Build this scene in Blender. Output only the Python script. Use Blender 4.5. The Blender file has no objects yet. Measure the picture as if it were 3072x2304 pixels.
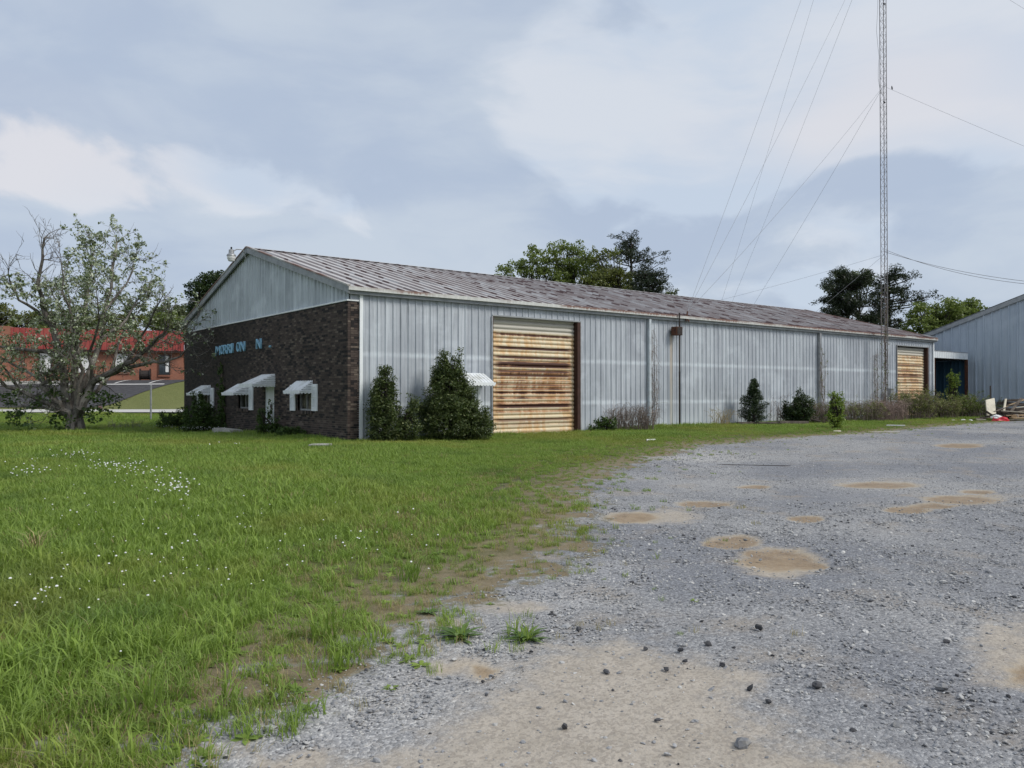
import bpy, math, random
import numpy as np
from mathutils import Vector, Matrix

SC = bpy.context.scene
COL = SC.collection
R = math.radians
rng = np.random.default_rng(7)
random.seed(7)

# ------------------------------------------------------------------ camera
CAM = np.array([-11.01, -21.53, 1.461]); YAW = R(52.09); PIT = R(0.614); FPX = 2401.6
cd = bpy.data.cameras.new('camera'); cam = bpy.data.objects.new('camera', cd); COL.objects.link(cam)
cd.sensor_width = 36.0; cd.lens = 36.0 * FPX / 3072; cd.clip_start = 0.05; cd.clip_end = 3000
cam.location = CAM; cam.rotation_euler = (math.pi / 2 + PIT, 0, YAW - math.pi / 2)
SC.camera = cam
# survey helpers: a sight line of the photograph met with a plane of the place
FW = np.array([math.cos(YAW) * math.cos(PIT), math.sin(YAW) * math.cos(PIT), math.sin(PIT)])
RT = np.array([math.sin(YAW), -math.cos(YAW), 0.0]); UP = np.cross(RT, FW)
def ray(px, py): return FW + RT * (px - 1536) / FPX - UP * (py - 1152) / FPX
def onX(px, py, x): d = ray(px, py); return CAM + d * (x - CAM[0]) / d[0]
def onY(px, py, y): d = ray(px, py); return CAM + d * (y - CAM[1]) / d[1]
def onZ(px, py, z=0.0): d = ray(px, py); return CAM + d * (z - CAM[2]) / d[2]
def dep(px, py, D): return CAM + ray(px, py) * D

# ------------------------------------------------------------------ shader helper
class NT:
    def __init__(s, tree): s.t = tree; s.t.nodes.clear()
    def n(s, typ, ins=None, **props):
        nd = s.t.nodes.new(typ)
        for k, v in props.items(): setattr(nd, k, v)
        for k, v in (ins or {}).items(): s.put(nd.inputs[k], v)
        return nd
    def put(s, sock, v):
        if isinstance(v, bpy.types.NodeSocket): s.t.links.new(v, sock)
        elif isinstance(v, bpy.types.Node): s.t.links.new(v.outputs[0], sock)
        else:
            if sock.type == 'RGBA' and isinstance(v, (tuple, list)) and len(v) == 3: v = (*v, 1)
            sock.default_value = v
    def m(s, op, a, b=0.0, c=None, clamp=False):
        nd = s.t.nodes.new('ShaderNodeMath'); nd.operation = op; nd.use_clamp = clamp
        s.put(nd.inputs[0], a); s.put(nd.inputs[1], b)
        if c is not None: s.put(nd.inputs[2], c)
        return nd.outputs[0]
    def mr(s, v, a, b, c=0.0, d=1.0, smooth=True):
        nd = s.t.nodes.new('ShaderNodeMapRange'); nd.interpolation_type = 'SMOOTHSTEP' if smooth else 'LINEAR'
        for i, x in enumerate((v, a, b, c, d)): s.put(nd.inputs[i], x)
        return nd.outputs[0]
    def mix(s, f, a, b, mode='MIX'):
        nd = s.t.nodes.new('ShaderNodeMix'); nd.data_type = 'RGBA'; nd.blend_type = mode
        s.put(nd.inputs[0], f); s.put(nd.inputs[6], a); s.put(nd.inputs[7], b)
        return nd.outputs[2]
    def vec(s, v, scale=(1, 1, 1), loc=(0, 0, 0), rot=(0, 0, 0)):
        nd = s.t.nodes.new('ShaderNodeMapping'); s.put(nd.inputs[0], v)
        nd.inputs['Scale'].default_value = scale; nd.inputs['Location'].default_value = loc; nd.inputs['Rotation'].default_value = rot
        return nd.outputs[0]
    def noise(s, v, scale=1.0, detail=4.0, rough=0.55, dist=0.0):
        nd = s.n('ShaderNodeTexNoise', {'Vector': v, 'Scale': scale, 'Detail': detail, 'Roughness': rough, 'Distortion': dist})
        return nd.outputs[0]
    def vor(s, v, scale=1.0, feature='F1', rand=1.0):
        return s.n('ShaderNodeTexVoronoi', {'Vector': v, 'Scale': scale, 'Randomness': rand}, feature=feature)
    def ramp(s, f, stops, interp='LINEAR'):
        nd = s.t.nodes.new('ShaderNodeValToRGB'); s.put(nd.inputs[0], f); cr = nd.color_ramp; cr.interpolation = interp
        while len(cr.elements) < len(stops): cr.elements.new(0.5)
        for e, (p, c) in zip(cr.elements, stops):
            e.position = p; e.color = (*c, 1) if len(c) == 3 else c
        return nd.outputs[0]
    def bump(s, h, strength=0.5, dist=0.01, normal=None):
        nd = s.n('ShaderNodeBump', {'Height': h, 'Strength': strength, 'Distance': dist})
        if normal is not None: s.put(nd.inputs['Normal'], normal)
        return nd.outputs[0]
    def pos(s): return s.n('ShaderNodeNewGeometry').outputs['Position']
    def island(s): return s.n('ShaderNodeNewGeometry').outputs['Random Per Island']
    def orand(s): return s.n('ShaderNodeObjectInfo').outputs['Random']
    def attr(s, name): return s.n('ShaderNodeAttribute', attribute_name=name).outputs['Fac']
    def sep(s, v):
        nd = s.n('ShaderNodeSeparateXYZ', {0: v}); return nd.outputs[0], nd.outputs[1], nd.outputs[2]
    def comb(s, x, y, z): return s.n('ShaderNodeCombineXYZ', {0: x, 1: y, 2: z}).outputs[0]
    def out(s, col, rough=0.6, metal=0.0, normal=None, spec=0.4, trans=0.0, tcol=None):
        p = s.n('ShaderNodeBsdfPrincipled', {'Base Color': col, 'Roughness': rough, 'Metallic': metal, 'Specular IOR Level': spec})
        if normal is not None: s.put(p.inputs['Normal'], normal)
        o = s.n('ShaderNodeOutputMaterial'); sh = p.outputs[0]
        if trans:
            tb = s.n('ShaderNodeBsdfTranslucent', {'Color': tcol if tcol is not None else col})
            mx = s.n('ShaderNodeMixShader', {0: trans, 1: sh, 2: tb.outputs[0]}); sh = mx.outputs[0]
        s.t.links.new(sh, o.inputs[0])
MATS = {}
def mat(name):
    def deco(fn):
        m = bpy.data.materials.new(name); m.use_nodes = True; fn(NT(m.node_tree)); MATS[name] = m; return fn
    return deco
def plain(name, col, rough=0.6, metal=0.0, var=0.25, scale=6.0, spec=0.4):
    m = bpy.data.materials.new(name); m.use_nodes = True; t = NT(m.node_tree)
    p = t.pos(); f = t.noise(p, scale, 5, 0.65); f2 = t.noise(p, scale * 9, 3)
    c = t.mix(t.mr(f, .3, .7), tuple(x * (1 - var) for x in col), tuple(min(1, x * (1 + var)) for x in col))
    t.out(c, rough, metal, t.bump(f2, .25, .004), spec); MATS[name] = m
    return m

# ------------------------------------------------------------------ world, sun, exposure
SUN_DIR = Vector((0.42, -0.72, 0.80)).normalized()      # towards the sun, high behind and to the right of the camera
w = bpy.data.worlds.new('World'); SC.world = w; w.use_nodes = True
t = NT(w.node_tree)
sky = t.n('ShaderNodeTexSky', sky_type='NISHITA', sun_disc=False, sun_elevation=math.asin(SUN_DIR.z),
          sun_rotation=math.atan2(SUN_DIR.x, SUN_DIR.y), air_density=1.0, dust_density=2.0, ozone_density=1.0)
dirv = t.n('ShaderNodeTexCoord').outputs['Generated']
dx, dy, dz = t.sep(dirv)
SKYOFF = (3.1, 1.7, 0.4)
den = t.m('ADD', t.m('MAXIMUM', dz, 0.0), 0.55)                       # a cloud deck overhead, crowding towards the horizon
pl = t.comb(t.m('DIVIDE', dx, den), t.m('DIVIDE', dy, den), t.m('MULTIPLY', dz, 1.1))
warp = t.n('ShaderNodeTexNoise', {'Vector': t.vec(pl, loc=(9, 4, 0)), 'Scale': 1.6, 'Detail': 3.0}).outputs[1]
plw = t.n('ShaderNodeVectorMath', {0: pl, 1: t.n('ShaderNodeVectorMath', {0: warp, 1: (.45, .45, .3)}, operation='MULTIPLY').outputs[0]}, operation='ADD').outputs[0]
big = t.noise(t.vec(plw, loc=SKYOFF), 1.35, 9, 0.52)
soft = t.noise(t.vec(pl, loc=(SKYOFF[0] + 4.3, 2.2, SKYOFF[2])), 1.1, 3, 0.5)
wisp = t.noise(t.vec(plw, scale=(1, 1, 3.0), loc=(1.3, 5.2, SKYOFF[1])), 2.2, 7, 0.55)
def lobe(px, py, wide, tall):                                          # a cloud mass standing in that quarter of the sky
    d0 = dep(px, py, 1.0) - CAM; d0 = d0 / np.linalg.norm(d0)
    q = t.n('ShaderNodeVectorMath', {0: plwd, 1: tuple(d0)}, operation='SUBTRACT').outputs[0]
    q = t.n('ShaderNodeVectorMath', {0: q, 1: (1 / wide, 1 / wide, 1 / tall)}, operation='MULTIPLY').outputs[0]
    return t.mr(t.n('ShaderNodeVectorMath', {0: q}, operation='LENGTH').outputs[1], 0.2, 1.0, 1, 0)
plwd = t.n('ShaderNodeVectorMath', {0: dirv, 1: t.n('ShaderNodeVectorMath', {0: t.n('ShaderNodeVectorMath', {0: warp, 1: (.5, .5, .5)}, operation='SUBTRACT').outputs[0], 1: (.25, .25, .16)}, operation='MULTIPLY').outputs[0]}, operation='ADD').outputs[0]
bank = t.m('ADD', t.m('MULTIPLY', lobe(500, 690, .80, .16), 1.35), t.m('MULTIPLY', lobe(820, 240, .40, .12), .7))
bank = t.m('ADD', bank, t.m('MULTIPLY', lobe(2500, 610, .30, .05), .8))
clear = t.m('ADD', lobe(230, 400, .36, .085), t.m('MULTIPLY', lobe(1900, 330, .70, .20), .7))
thick = t.m('ADD', t.m('MULTIPLY', t.m('SUBTRACT', big, .5), 1.35), t.m('ADD', .5, t.m('SUBTRACT', t.m('MULTIPLY', bank, 0.11), t.m('MULTIPLY', clear, 0.09))))
edge = t.mr(t.m('ADD', thick, t.m('MULTIPLY', t.m('SUBTRACT', wisp, .5), .10)), 0.495, 0.555)                                       # heavier grey banks with shaped edges
c0 = t.mix(t.mr(wisp, .40, .62), (5.35, 6.15, 7.3), (6.5, 6.9, 7.55))
c0 = t.mix(t.mr(t.m('ADD', soft, t.m('MULTIPLY', lobe(230, 400, .36, .085), .12)), .53, .70), c0, (6.95, 6.95, 7.35))
cd_ = t.mix(t.mr(wisp, .38, .64), (4.2, 4.95, 6.25), (5.2, 5.9, 6.85))
c1 = t.mix(t.m('MULTIPLY', edge, .9), c0, cd_)
low = t.mr(dz, 0.0, 0.10, 1.0, 0.0)
c1 = t.mix(t.m('MULTIPLY', low, .35), c1, (6.1, 6.75, 7.5))
cs = t.mix(0.90, sky.outputs[0], c1)
bg = t.n('ShaderNodeBackground', {'Color': cs, 'Strength': 0.068}); wo = t.n('ShaderNodeOutputWorld')
t.t.links.new(bg.outputs[0], wo.inputs[0])
sd = bpy.data.lights.new('sun', 'SUN'); sun = bpy.data.objects.new('sun', sd); COL.objects.link(sun)
sd.energy = 1.5; sd.angle = R(18); sd.color = (1.0, 0.95, 0.87)
sun.rotation_euler = SUN_DIR.to_track_quat('Z', 'Y').to_euler()
SC.view_settings.view_transform = 'Standard'; SC.view_settings.look = 'None'
SC.view_settings.exposure = 0.70; SC.view_settings.gamma = 1.0; SC.view_settings.use_curve_mapping = False
SC.render.engine = 'CYCLES'; SC.cycles.max_bounces = 6; SC.cycles.transparent_max_bounces = 8

# ------------------------------------------------------------------ mesh helpers
class MB:
    def __init__(s): s.v = []; s.f = []
    def add(s, vs, fs):
        k = len(s.v); s.v += [tuple(map(float, p)) for p in vs]; s.f += [tuple(i + k for i in f) for f in fs]; return s
    def box(s, a, b):
        (x0, y0, z0), (x1, y1, z1) = a, b
        x0, x1 = min(x0, x1), max(x0, x1); y0, y1 = min(y0, y1), max(y0, y1); z0, z1 = min(z0, z1), max(z0, z1)
        return s.add([(x0, y0, z0), (x1, y0, z0), (x1, y1, z0), (x0, y1, z0), (x0, y0, z1), (x1, y0, z1), (x1, y1, z1), (x0, y1, z1)],
                     [(0, 3, 2, 1), (4, 5, 6, 7), (0, 1, 5, 4), (1, 2, 6, 5), (2, 3, 7, 6), (3, 0, 4, 7)])
    def bar(s, p, q, w, h=None, up=(0, 0, 1)):       # square bar from p to q
        p = Vector(p); q = Vector(q); d = (q - p).normalized(); h = h or w
        a = d.cross(Vector(up))
        if a.length < 1e-4: a = d.cross(Vector((0, 1, 0)))
        a.normalize(); b = a.cross(d)
        vs = []
        for e in (p, q):
            for sa, sb in ((-1, -1), (1, -1), (1, 1), (-1, 1)): vs.append(e + a * sa * w / 2 + b * sb * h / 2)
        return s.add(vs, [(0, 1, 2, 3), (7, 6, 5, 4), (0, 4, 5, 1), (1, 5, 6, 2), (2, 6, 7, 3), (3, 7, 4, 0)])
    def tube(s, pts, rad, n=6, cap=True):
        pts = [Vector(map(float, p)) for p in pts]; m = len(pts)
        if not hasattr(rad, '__len__'): rad = [rad] * m
        vs = []; ref = None
        for i in range(m):
            d = (pts[min(i + 1, m - 1)] - pts[max(i - 1, 0)])
            d = d.normalized() if d.length > 1e-9 else Vector((0, 0, 1))
            if ref is None:
                ref = d.orthogonal().normalized()
            ref = (ref - d * ref.dot(d)); ref = ref.normalized() if ref.length > 1e-6 else d.orthogonal().normalized()
            b = d.cross(ref)
            for k in range(n):
                a = 2 * math.pi * k / n; vs.append(pts[i] + (ref * math.cos(a) + b * math.sin(a)) * rad[i])
        fs = [(i * n + k, i * n + (k + 1) % n, (i + 1) * n + (k + 1) % n, (i + 1) * n + k) for i in range(m - 1) for k in range(n)]
        if cap: fs += [tuple(range(n - 1, -1, -1)), tuple(range((m - 1) * n, m * n))]
        return s.add(vs, fs)
    def lathe(s, c, prof, n=14):                       # prof: (radius, z) pairs
        vs = [(c[0] + r_ * math.cos(2 * math.pi * k / n), c[1] + r_ * math.sin(2 * math.pi * k / n), c[2] + z) for r_, z in prof for k in range(n)]
        m = len(prof)
        fs = [(i * n + k, i * n + (k + 1) % n, (i + 1) * n + (k + 1) % n, (i + 1) * n + k) for i in range(m - 1) for k in range(n)]
        fs += [tuple(range(n - 1, -1, -1)), tuple(range((m - 1) * n, m * n))]
        return s.add(vs, fs)
    def mesh(s, name, m, smooth=False):
        me = bpy.data.meshes.new(name); me.from_pydata(s.v, [], s.f); me.update()
        if m: me.materials.append(MATS[m] if isinstance(m, str) else m)
        if smooth: me.shade_smooth()
        return me
    def build(s, name, m, parent=None, smooth=False): return link(name, s.mesh(name, m, smooth), parent)
def np_mesh(name, V, F, m, smooth=False):
    V = np.asarray(V, np.float32); F = np.asarray(F, np.int32); me = bpy.data.meshes.new(name); k = F.shape[1]
    me.vertices.add(len(V)); me.vertices.foreach_set('co', V.ravel())
    me.loops.add(F.size); me.loops.foreach_set('vertex_index', F.ravel())
    me.polygons.add(len(F)); me.polygons.foreach_set('loop_start', np.arange(0, F.size, k, dtype=np.int32))
    me.update(calc_edges=True); me.validate()
    if m: me.materials.append(MATS[m])
    if smooth: me.shade_smooth()
    return me
def link(name, data, parent=None):
    o = bpy.data.objects.new(name, data); COL.objects.link(o)
    if parent is not None: o.parent = parent
    return o
def tag(o, label=None, cat=None, group=None, kind=None):
    if label: o['label'] = label
    if cat: o['category'] = cat
    if group: o['group'] = group
    if kind: o['kind'] = kind
    return o
def empty(name, label, cat, group=None): return tag(link(name, None), label, cat, group)

def ribbed(u0, u1, vb, vt, O, U, V, N, pitch=.267, hgt=.032, wb=.075, wt=.028, phase=.0, nv=1):
    """ribbed steel sheet: u across, v along the ribs; vb, vt are numbers or functions of u"""
    O, U, V, N = map(np.array, (O, U, V, N)); prof = []
    k0 = math.floor((u0 - phase) / pitch) - 1; k1 = math.ceil((u1 - phase) / pitch) + 1
    for k in range(k0, k1 + 1):
        c = k * pitch + phase
        prof += [(c - wb / 2, 0), (c - wt / 2, hgt), (c + wt / 2, hgt), (c + wb / 2, 0), (c + pitch * .40, 0), (c + pitch * .45, .006), (c + pitch * .55, .006), (c + pitch * .60, 0)]
    us = np.array([p[0] for p in prof]); hs = np.array([p[1] for p in prof])
    e = [(u0, float(np.interp(u0, us, hs)))] + [p for p in prof if u0 < p[0] < u1] + [(u1, float(np.interp(u1, us, hs)))]
    vs = []; fs = []
    for u, h in e:
        b = vb(u) if callable(vb) else vb; tt = vt(u) if callable(vt) else vt
        for j in range(nv + 1): vs.append(O + U * u + V * (b + (tt - b) * j / nv) + N * h)
    for i in range(len(e) - 1):
        for j in range(nv):
            a = i * (nv + 1) + j; fs.append((a, a + nv + 1, a + nv + 2, a + 1))
    return MB().add(vs, fs)

# ------------------------------------------------------------------ materials
def steel_nodes(t, lo, hi, pale, bands=(2.611, 1.092), metal=.35, skirt=True):
    p = t.pos(); x, y, z = t.sep(p); h = t.m('ADD', x, y)
    st = t.noise(t.comb(t.m('MULTIPLY', h, 2.2), 0.0, t.m('MULTIPLY', z, .10)), 1.6, 6, .7)
    st2 = t.noise(t.comb(t.m('MULTIPLY', h, 6.0), 3.0, t.m('MULTIPLY', z, .22)), 2.0, 5, .7)
    cl = t.noise(p, .55, 5, .6); fine = t.noise(p, 9.0, 5, .7)
    c = t.mix(t.mr(cl, .3, .7), lo, hi)
    c = t.mix(t.m('MULTIPLY', t.mr(st, .46, .66), .55), c, pale)
    c = t.mix(t.m('MULTIPLY', t.mr(st2, .55, .72), .45), c, pale)
    c = t.mix(t.m('MULTIPLY', t.mr(st2, .46, .32), .55), c, tuple(v * .62 for v in lo))
    brk_n = t.noise(t.comb(t.m('MULTIPLY', h, .55), 7.0, t.m('MULTIPLY', z, .8)), 1.0, 4, .6)
    c = t.mix(t.m('MULTIPLY', t.mr(brk_n, .52, .66), .40), c, pale)
    zz = t.m('ADD', z, t.m('MULTIPLY', t.m('SUBTRACT', fine, .5), .10))
    for b in bands:
        d = t.m('ABSOLUTE', t.m('SUBTRACT', zz, b))
        g = t.m('MULTIPLY', t.mr(d, .0, .13, 1, 0), t.mr(st2, .30, .62, .45, 1.0))
        g = t.m('MULTIPLY', g, t.mr(brk_n, .34, .60, .35, 1.0))
        c = t.mix(t.m('MULTIPLY', g, .7), c, tuple(min(.85, v * 1.18) for v in pale))
    if skirt: c = t.mix(t.m('MULTIPLY', t.mr(t.m('ADD', z, t.m('MULTIPLY', st, .8)), .5, 1.2, 1, 0), .5), c, pale)
    c = t.mix(t.m('MULTIPLY', t.mr(fine, .58, .75), .25), c, tuple(v * .6 for v in lo))
    if skirt:                                                # rust water that ran down below the switch box
        rx_ = t.m('ADD', x, t.m('MULTIPLY', t.m('SUBTRACT', fine, .5), .05))
        run = t.m('MULTIPLY', t.m('MINIMUM', t.mr(rx_, 13.78, 13.86), t.mr(rx_, 13.90, 14.00, 1, 0)), t.mr(z, 3.70, 3.85, 1, 0))
        c = t.mix(t.m('MULTIPLY', run, .7), c, t.mix(t.mr(z, .3, 3.2), (.70, .66, .56), (.60, .48, .34)))
    t.out(c, t.mr(fine, .2, .8, .42, .62), metal, t.bump(t.noise(p, 3.0, 3), .12, .02), .45)
@mat('steel')
def _(t): steel_nodes(t, (.35, .38, .42), (.45, .485, .525), (.64, .69, .73), metal=.12)
@mat('steel_gable')
def _(t): steel_nodes(t, (.36, .40, .43), (.48, .53, .56), (.70, .76, .79), bands=(), metal=.12, skirt=False)
@mat('blue_steel')
def _(t): steel_nodes(t, (.36, .425, .49), (.41, .475, .545), (.48, .545, .60), bands=(), metal=.15, skirt=False)
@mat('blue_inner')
def _(t): steel_nodes(t, (.022, .065, .11), (.032, .085, .14), (.045, .11, .17), bands=(), metal=.1, skirt=False)  # blue siding again, with the passage's shade put into the colour
@mat('roof_steel')
def _(t):
    p = t.pos(); x, y, z = t.sep(p)
    ribc = t.m('DIVIDE', t.m('SUBTRACT', x, .02), .4575); rib = t.m('FLOOR', t.m('ADD', ribc, .5)); off = t.m('ABSOLUTE', t.m('SUBTRACT', ribc, rib))
    d1 = t.noise(t.comb(t.m('MULTIPLY', x, 1.6), t.m('MULTIPLY', y, .30), 0.0), 1.3, 5, .6)
    along = t.noise(t.comb(t.m('MULTIPLY', rib, 3.7), t.m('MULTIPLY', y, .8), 0.0), 1.0, 3, .5)
    cl = t.noise(t.comb(t.m('MULTIPLY', x, .25), t.m('MULTIPLY', y, .4), 0), 1.0, 5, .6); fine = t.noise(p, 14, 4, .7)
    panel = t.m('FLOOR', t.m('DIVIDE', t.m('ADD', x, .44), .915)); pr = t.n('ShaderNodeTexWhiteNoise', {'W': panel}, noise_dimensions='1D').outputs[0]
    c = t.mix(t.mr(cl, .3, .7), (.40, .385, .38), (.52, .51, .505))
    c = t.mix(t.m('MULTIPLY', pr, .12), c, (.55, .56, .57))
    far = t.mr(x, 24, 37, 0, .14)
    rustc = t.mix(fine, (.15, .08, .068), (.27, .165, .135))
    c = t.mix(t.m('MULTIPLY', t.mr(t.m('ADD', d1, far), .54, .72), .55), c, rustc)
    side = t.m('MULTIPLY', t.mr(off, .06, .15, 1, 0), t.mr(along, .36, .54))              # rusting ribs
    c = t.mix(t.m('MULTIPLY', side, .5), c, t.mix(fine, (.13, .07, .06), (.20, .115, .095)))
    rofs = t.n('ShaderNodeTexWhiteNoise', {'W': rib}, noise_dimensions='1D').outputs[0]
    rowc = t.m('DIVIDE', t.m('ADD', y, t.m('ADD', t.m('MULTIPLY', along, .8), t.m('MULTIPLY', rofs, .45))), 1.37); row = t.m('FLOOR', rowc); rf = t.m('ABSOLUTE', t.m('SUBTRACT', t.m('FRACT', rowc), .5))
    pick = t.n('ShaderNodeTexWhiteNoise', {'Vector': t.comb(rib, row, 0.0)}, noise_dimensions='2D').outputs[0]
    dash = t.m('MULTIPLY', t.m('MULTIPLY', t.mr(rf, .13, .19, 1, 0), t.mr(off, .08, .20, 1, 0)), t.mr(pick, .48, .60))   # rust round the purlin screws
    c = t.mix(t.m('MULTIPLY', dash, .88), c, (.085, .042, .040))
    skyl = t.m('MULTIPLY', t.m('MULTIPLY', t.m('GREATER_THAN', pr, .88), t.mr(y, 3.0, 3.2)), t.mr(y, 6.4, 6.6, 1, 0))
    c = t.mix(t.m('MULTIPLY', t.m('MULTIPLY', skyl, t.mr(off, .28, .36)), .5), c, (.62, .62, .62))
    edge = t.mr(t.m('ADD', y, t.m('MULTIPLY', along, .6)), .05, .50, 1, 0)
    c = t.mix(t.m('MULTIPLY', edge, .8), c, (.13, .055, .045))
    t.out(c, .62, .12, t.bump(fine, .2, .004), .35)
@mat('trim_rusty')
def _(t):
    p = t.pos(); x, y, z = t.sep(p)
    n = t.noise(t.comb(t.m('MULTIPLY', x, 5), t.m('MULTIPLY', y, 5), t.m('MULTIPLY', z, 1.2)), 1.5, 6, .7); n2 = t.noise(p, .35, 3)
    c = t.mix(t.mr(n, .35, .65), (.50, .52, .50), (.62, .63, .60))
    dr_ = t.noise(t.comb(t.m('MULTIPLY', x, 9.0), t.m('MULTIPLY', y, 9.0), t.m('MULTIPLY', z, .6)), 1.4, 5, .7)
    drop = t.mr(t.m('ADD', z, t.m('MULTIPLY', dr_, .22)), 4.575, 4.66)
    k = t.m('MAXIMUM', t.m('MULTIPLY', t.mr(n, .52, .62), t.mr(n2, .45, .6)), t.m('MULTIPLY', drop, t.mr(n2, .36, .52)))
    c = t.mix(t.m('MULTIPLY', k, .9), c, (.17, .07, .045))
    t.out(c, .6, .1, None, .35)
@mat('trim_grey')
def _(t):
    p = t.pos(); n = t.noise(p, 3, 6, .7)
    t.out(t.mix(t.mr(n, .3, .7), (.25, .27, .28), (.36, .38, .39)), .6, .25)
@mat('white_paint')
def _(t):
    p = t.pos(); x, y, z = t.sep(p)
    n = t.noise(t.comb(t.m('MULTIPLY', x, 6), t.m('MULTIPLY', y, 6), z), 1.4, 6, .7); n2 = t.noise(p, 5, 5, .7)
    c = t.mix(t.mr(n, .35, .7), (.72, .76, .78), (.84, .87, .88))
    c = t.mix(t.m('MULTIPLY', t.mr(n2, .58, .78), .3), c, (.45, .46, .43))
    t.out(c, .5, 0, None, .4)
@mat('awning_top')
def _(t):
    p = t.pos(); n = t.noise(p, 2.2, 6, .7)
    t.out(t.mix(t.mr(n, .42, .68), (.80, .83, .85), (.55, .56, .53)), .5, .05)
@mat('door_curtain')
def _(t):
    p = t.pos(); x, y, z = t.sep(p)
    row = t.m('FLOOR', t.m('DIVIDE', z, .155)); fr = t.m('FRACT', t.m('DIVIDE', z, .155))
    rr = t.n('ShaderNodeTexWhiteNoise', {'W': row}, noise_dimensions='1D').outputs[0]
    sx = t.comb(t.m('MULTIPLY', x, .75), t.m('MULTIPLY', row, 7.31), 0.0)
    s1 = t.noise(sx, 1.0, 5, .6); drip = t.noise(t.comb(t.m('MULTIPLY', x, 5.0), t.m('MULTIPLY', z, 1.3), 0), 1.3, 6, .7)
    broad = t.noise(t.comb(t.m('MULTIPLY', x, .9), t.m('MULTIPLY', z, .55), 1.0), 1.1, 4, .55)
    inset = t.m('MINIMUM', t.mr(x, 4.95, 5.45), t.mr(x, 8.35, 8.80, 1, 0))
    inset2 = t.m('MINIMUM', t.mr(x, 32.3, 32.8), t.mr(x, 35.3, 35.8, 1, 0))
    ins = t.m('MAXIMUM', inset, t.m('MULTIPLY', inset2, .75))
    top = t.mr(z, 3.45, 3.75, 1, 0); bot = t.mr(z, .15, .75)
    amt = t.m('MULTIPLY', t.m('MULTIPLY', ins, top), bot)
    c = t.mix(t.mr(broad, .3, .7), (.70, .60, .42), (.76, .71, .58))
    c = t.mix(t.m('MULTIPLY', t.mr(t.m('ADD', t.m('MULTIPLY', drip, .5), t.m('MULTIPLY', broad, .5)), .42, .58), t.m('MULTIPLY', top, .85)), c, (.66, .43, .20))
    rust = t.m('ADD', t.m('ADD', t.m('MULTIPLY', rr, .30), t.m('MULTIPLY', s1, .36)), t.m('ADD', t.m('MULTIPLY', drip, .26), t.m('MULTIPLY', broad, .34)))
    lowlip = t.mr(fr, .15, .85, .14, -.10)
    rust = t.m('ADD', rust, t.m('MULTIPLY', lowlip, 1.0))
    zw = t.m('ADD', z, t.m('MULTIPLY', t.m('SUBTRACT', drip, .5), .10)); worst = None
    for z0, st_ in ((3.47, .20), (2.97, .25), (2.64, .20), (2.46, .30), (2.17, .18), (2.00, .32), (1.84, .22), (1.70, .15), (1.49, .22), (1.02, .26), (.52, .18)):
        g_ = t.mr(t.m('ABSOLUTE', t.m('SUBTRACT', zw, z0)), .02, .085, st_, 0); worst = g_ if worst is None else t.m('MAXIMUM', worst, g_)
    rust = t.m('ADD', t.m('SUBTRACT', rust, .05), t.m('MULTIPLY', worst, t.mr(x, 18, 20, 1, .45)))
    c = t.mix(t.m('MULTIPLY', t.mr(rust, .62, .74), t.m('MULTIPLY', amt, .8)), c, (.34, .135, .055))
    c = t.mix(t.m('MULTIPLY', t.mr(rust, .74, .82), t.m('MULTIPLY', amt, .95)), c, (.055, .022, .018))
    c = t.mix(t.mr(z, 3.50, 3.62), c, (.52, .50, .44))
    t.out(c, .6, .05, None, .35)
@mat('brick')
def _(t):
    p = t.pos(); f = t.noise(p, 26, 4, .7)
    r_ = t.orand()
    c = t.ramp(r_, [(0, (.012, .010, .011)), (.20, (.018, .015, .015)), (.24, (.050, .036, .031)), (.60, (.075, .055, .046)), (.88, (.098, .075, .062)), (.98, (.155, .125, .10))])
    t.out(t.mix(t.m('MULTIPLY', f, .5), c, t.mix(.5, c, (.03, .027, .027))), .75, 0, t.bump(f, .4, .004), .3)
@mat('brick_many')
def _(t):
    p = t.pos(); f = t.noise(p, 26, 4, .7); x, y, z = t.sep(p)
    soot = t.mr(t.m('ADD', y, t.m('MULTIPLY', t.noise(p, .8, 4), 5)), 8, 13, 0, .55)  # bricks turn darker towards the left end of the front
    c = t.ramp(t.island(), [(0, (.012, .010, .011)), (.20, (.018, .015, .015)), (.24, (.050, .036, .031)), (.60, (.075, .055, .046)), (.88, (.098, .075, .062)), (.98, (.155, .125, .10))])
    c = t.mix(soot, c, (.022, .02, .019))
    t.out(t.mix(t.m('MULTIPLY', f, .5), c, t.mix(.5, c, (.03, .027, .027))), .75, 0, t.bump(f, .4, .004), .3)
@mat('mortar')
def _(t):
    p = t.pos(); x, y, z = t.sep(p); n = t.noise(p, 3, 5)
    c = t.mix(t.mr(t.m('ADD', z, t.m('MULTIPLY', n, 1.2)), .9, 1.7, 1, 0), (.045, .04, .037), (.17, .15, .13))
    t.out(c, .9)
@mat('letter_blue')
def _(t):
    n = t.noise(t.pos(), 9, 5, .7); t.out(t.mix(t.mr(n, .35, .7), (.20, .44, .62), (.36, .58, .72)), .55)
@mat('rust_iron')
def _(t):
    n = t.noise(t.pos(), 7, 6, .7); t.out(t.mix(t.mr(n, .3, .7), (.045, .022, .017), (.14, .055, .03)), .8)
@mat('dark_iron')
def _(t):
    n = t.noise(t.pos(), 9, 5, .7); t.out(t.mix(t.mr(n, .3, .7), (.018, .016, .016), (.05, .038, .033)), .7, .2)
@mat('glass_old')
def _(t):
    n = t.noise(t.pos(), 1.6, 4, .6); t.out(t.mix(t.mr(n, .4, .65), (.022, .024, .02), (.14, .13, .095)), .12, 0, None, .6)
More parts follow.
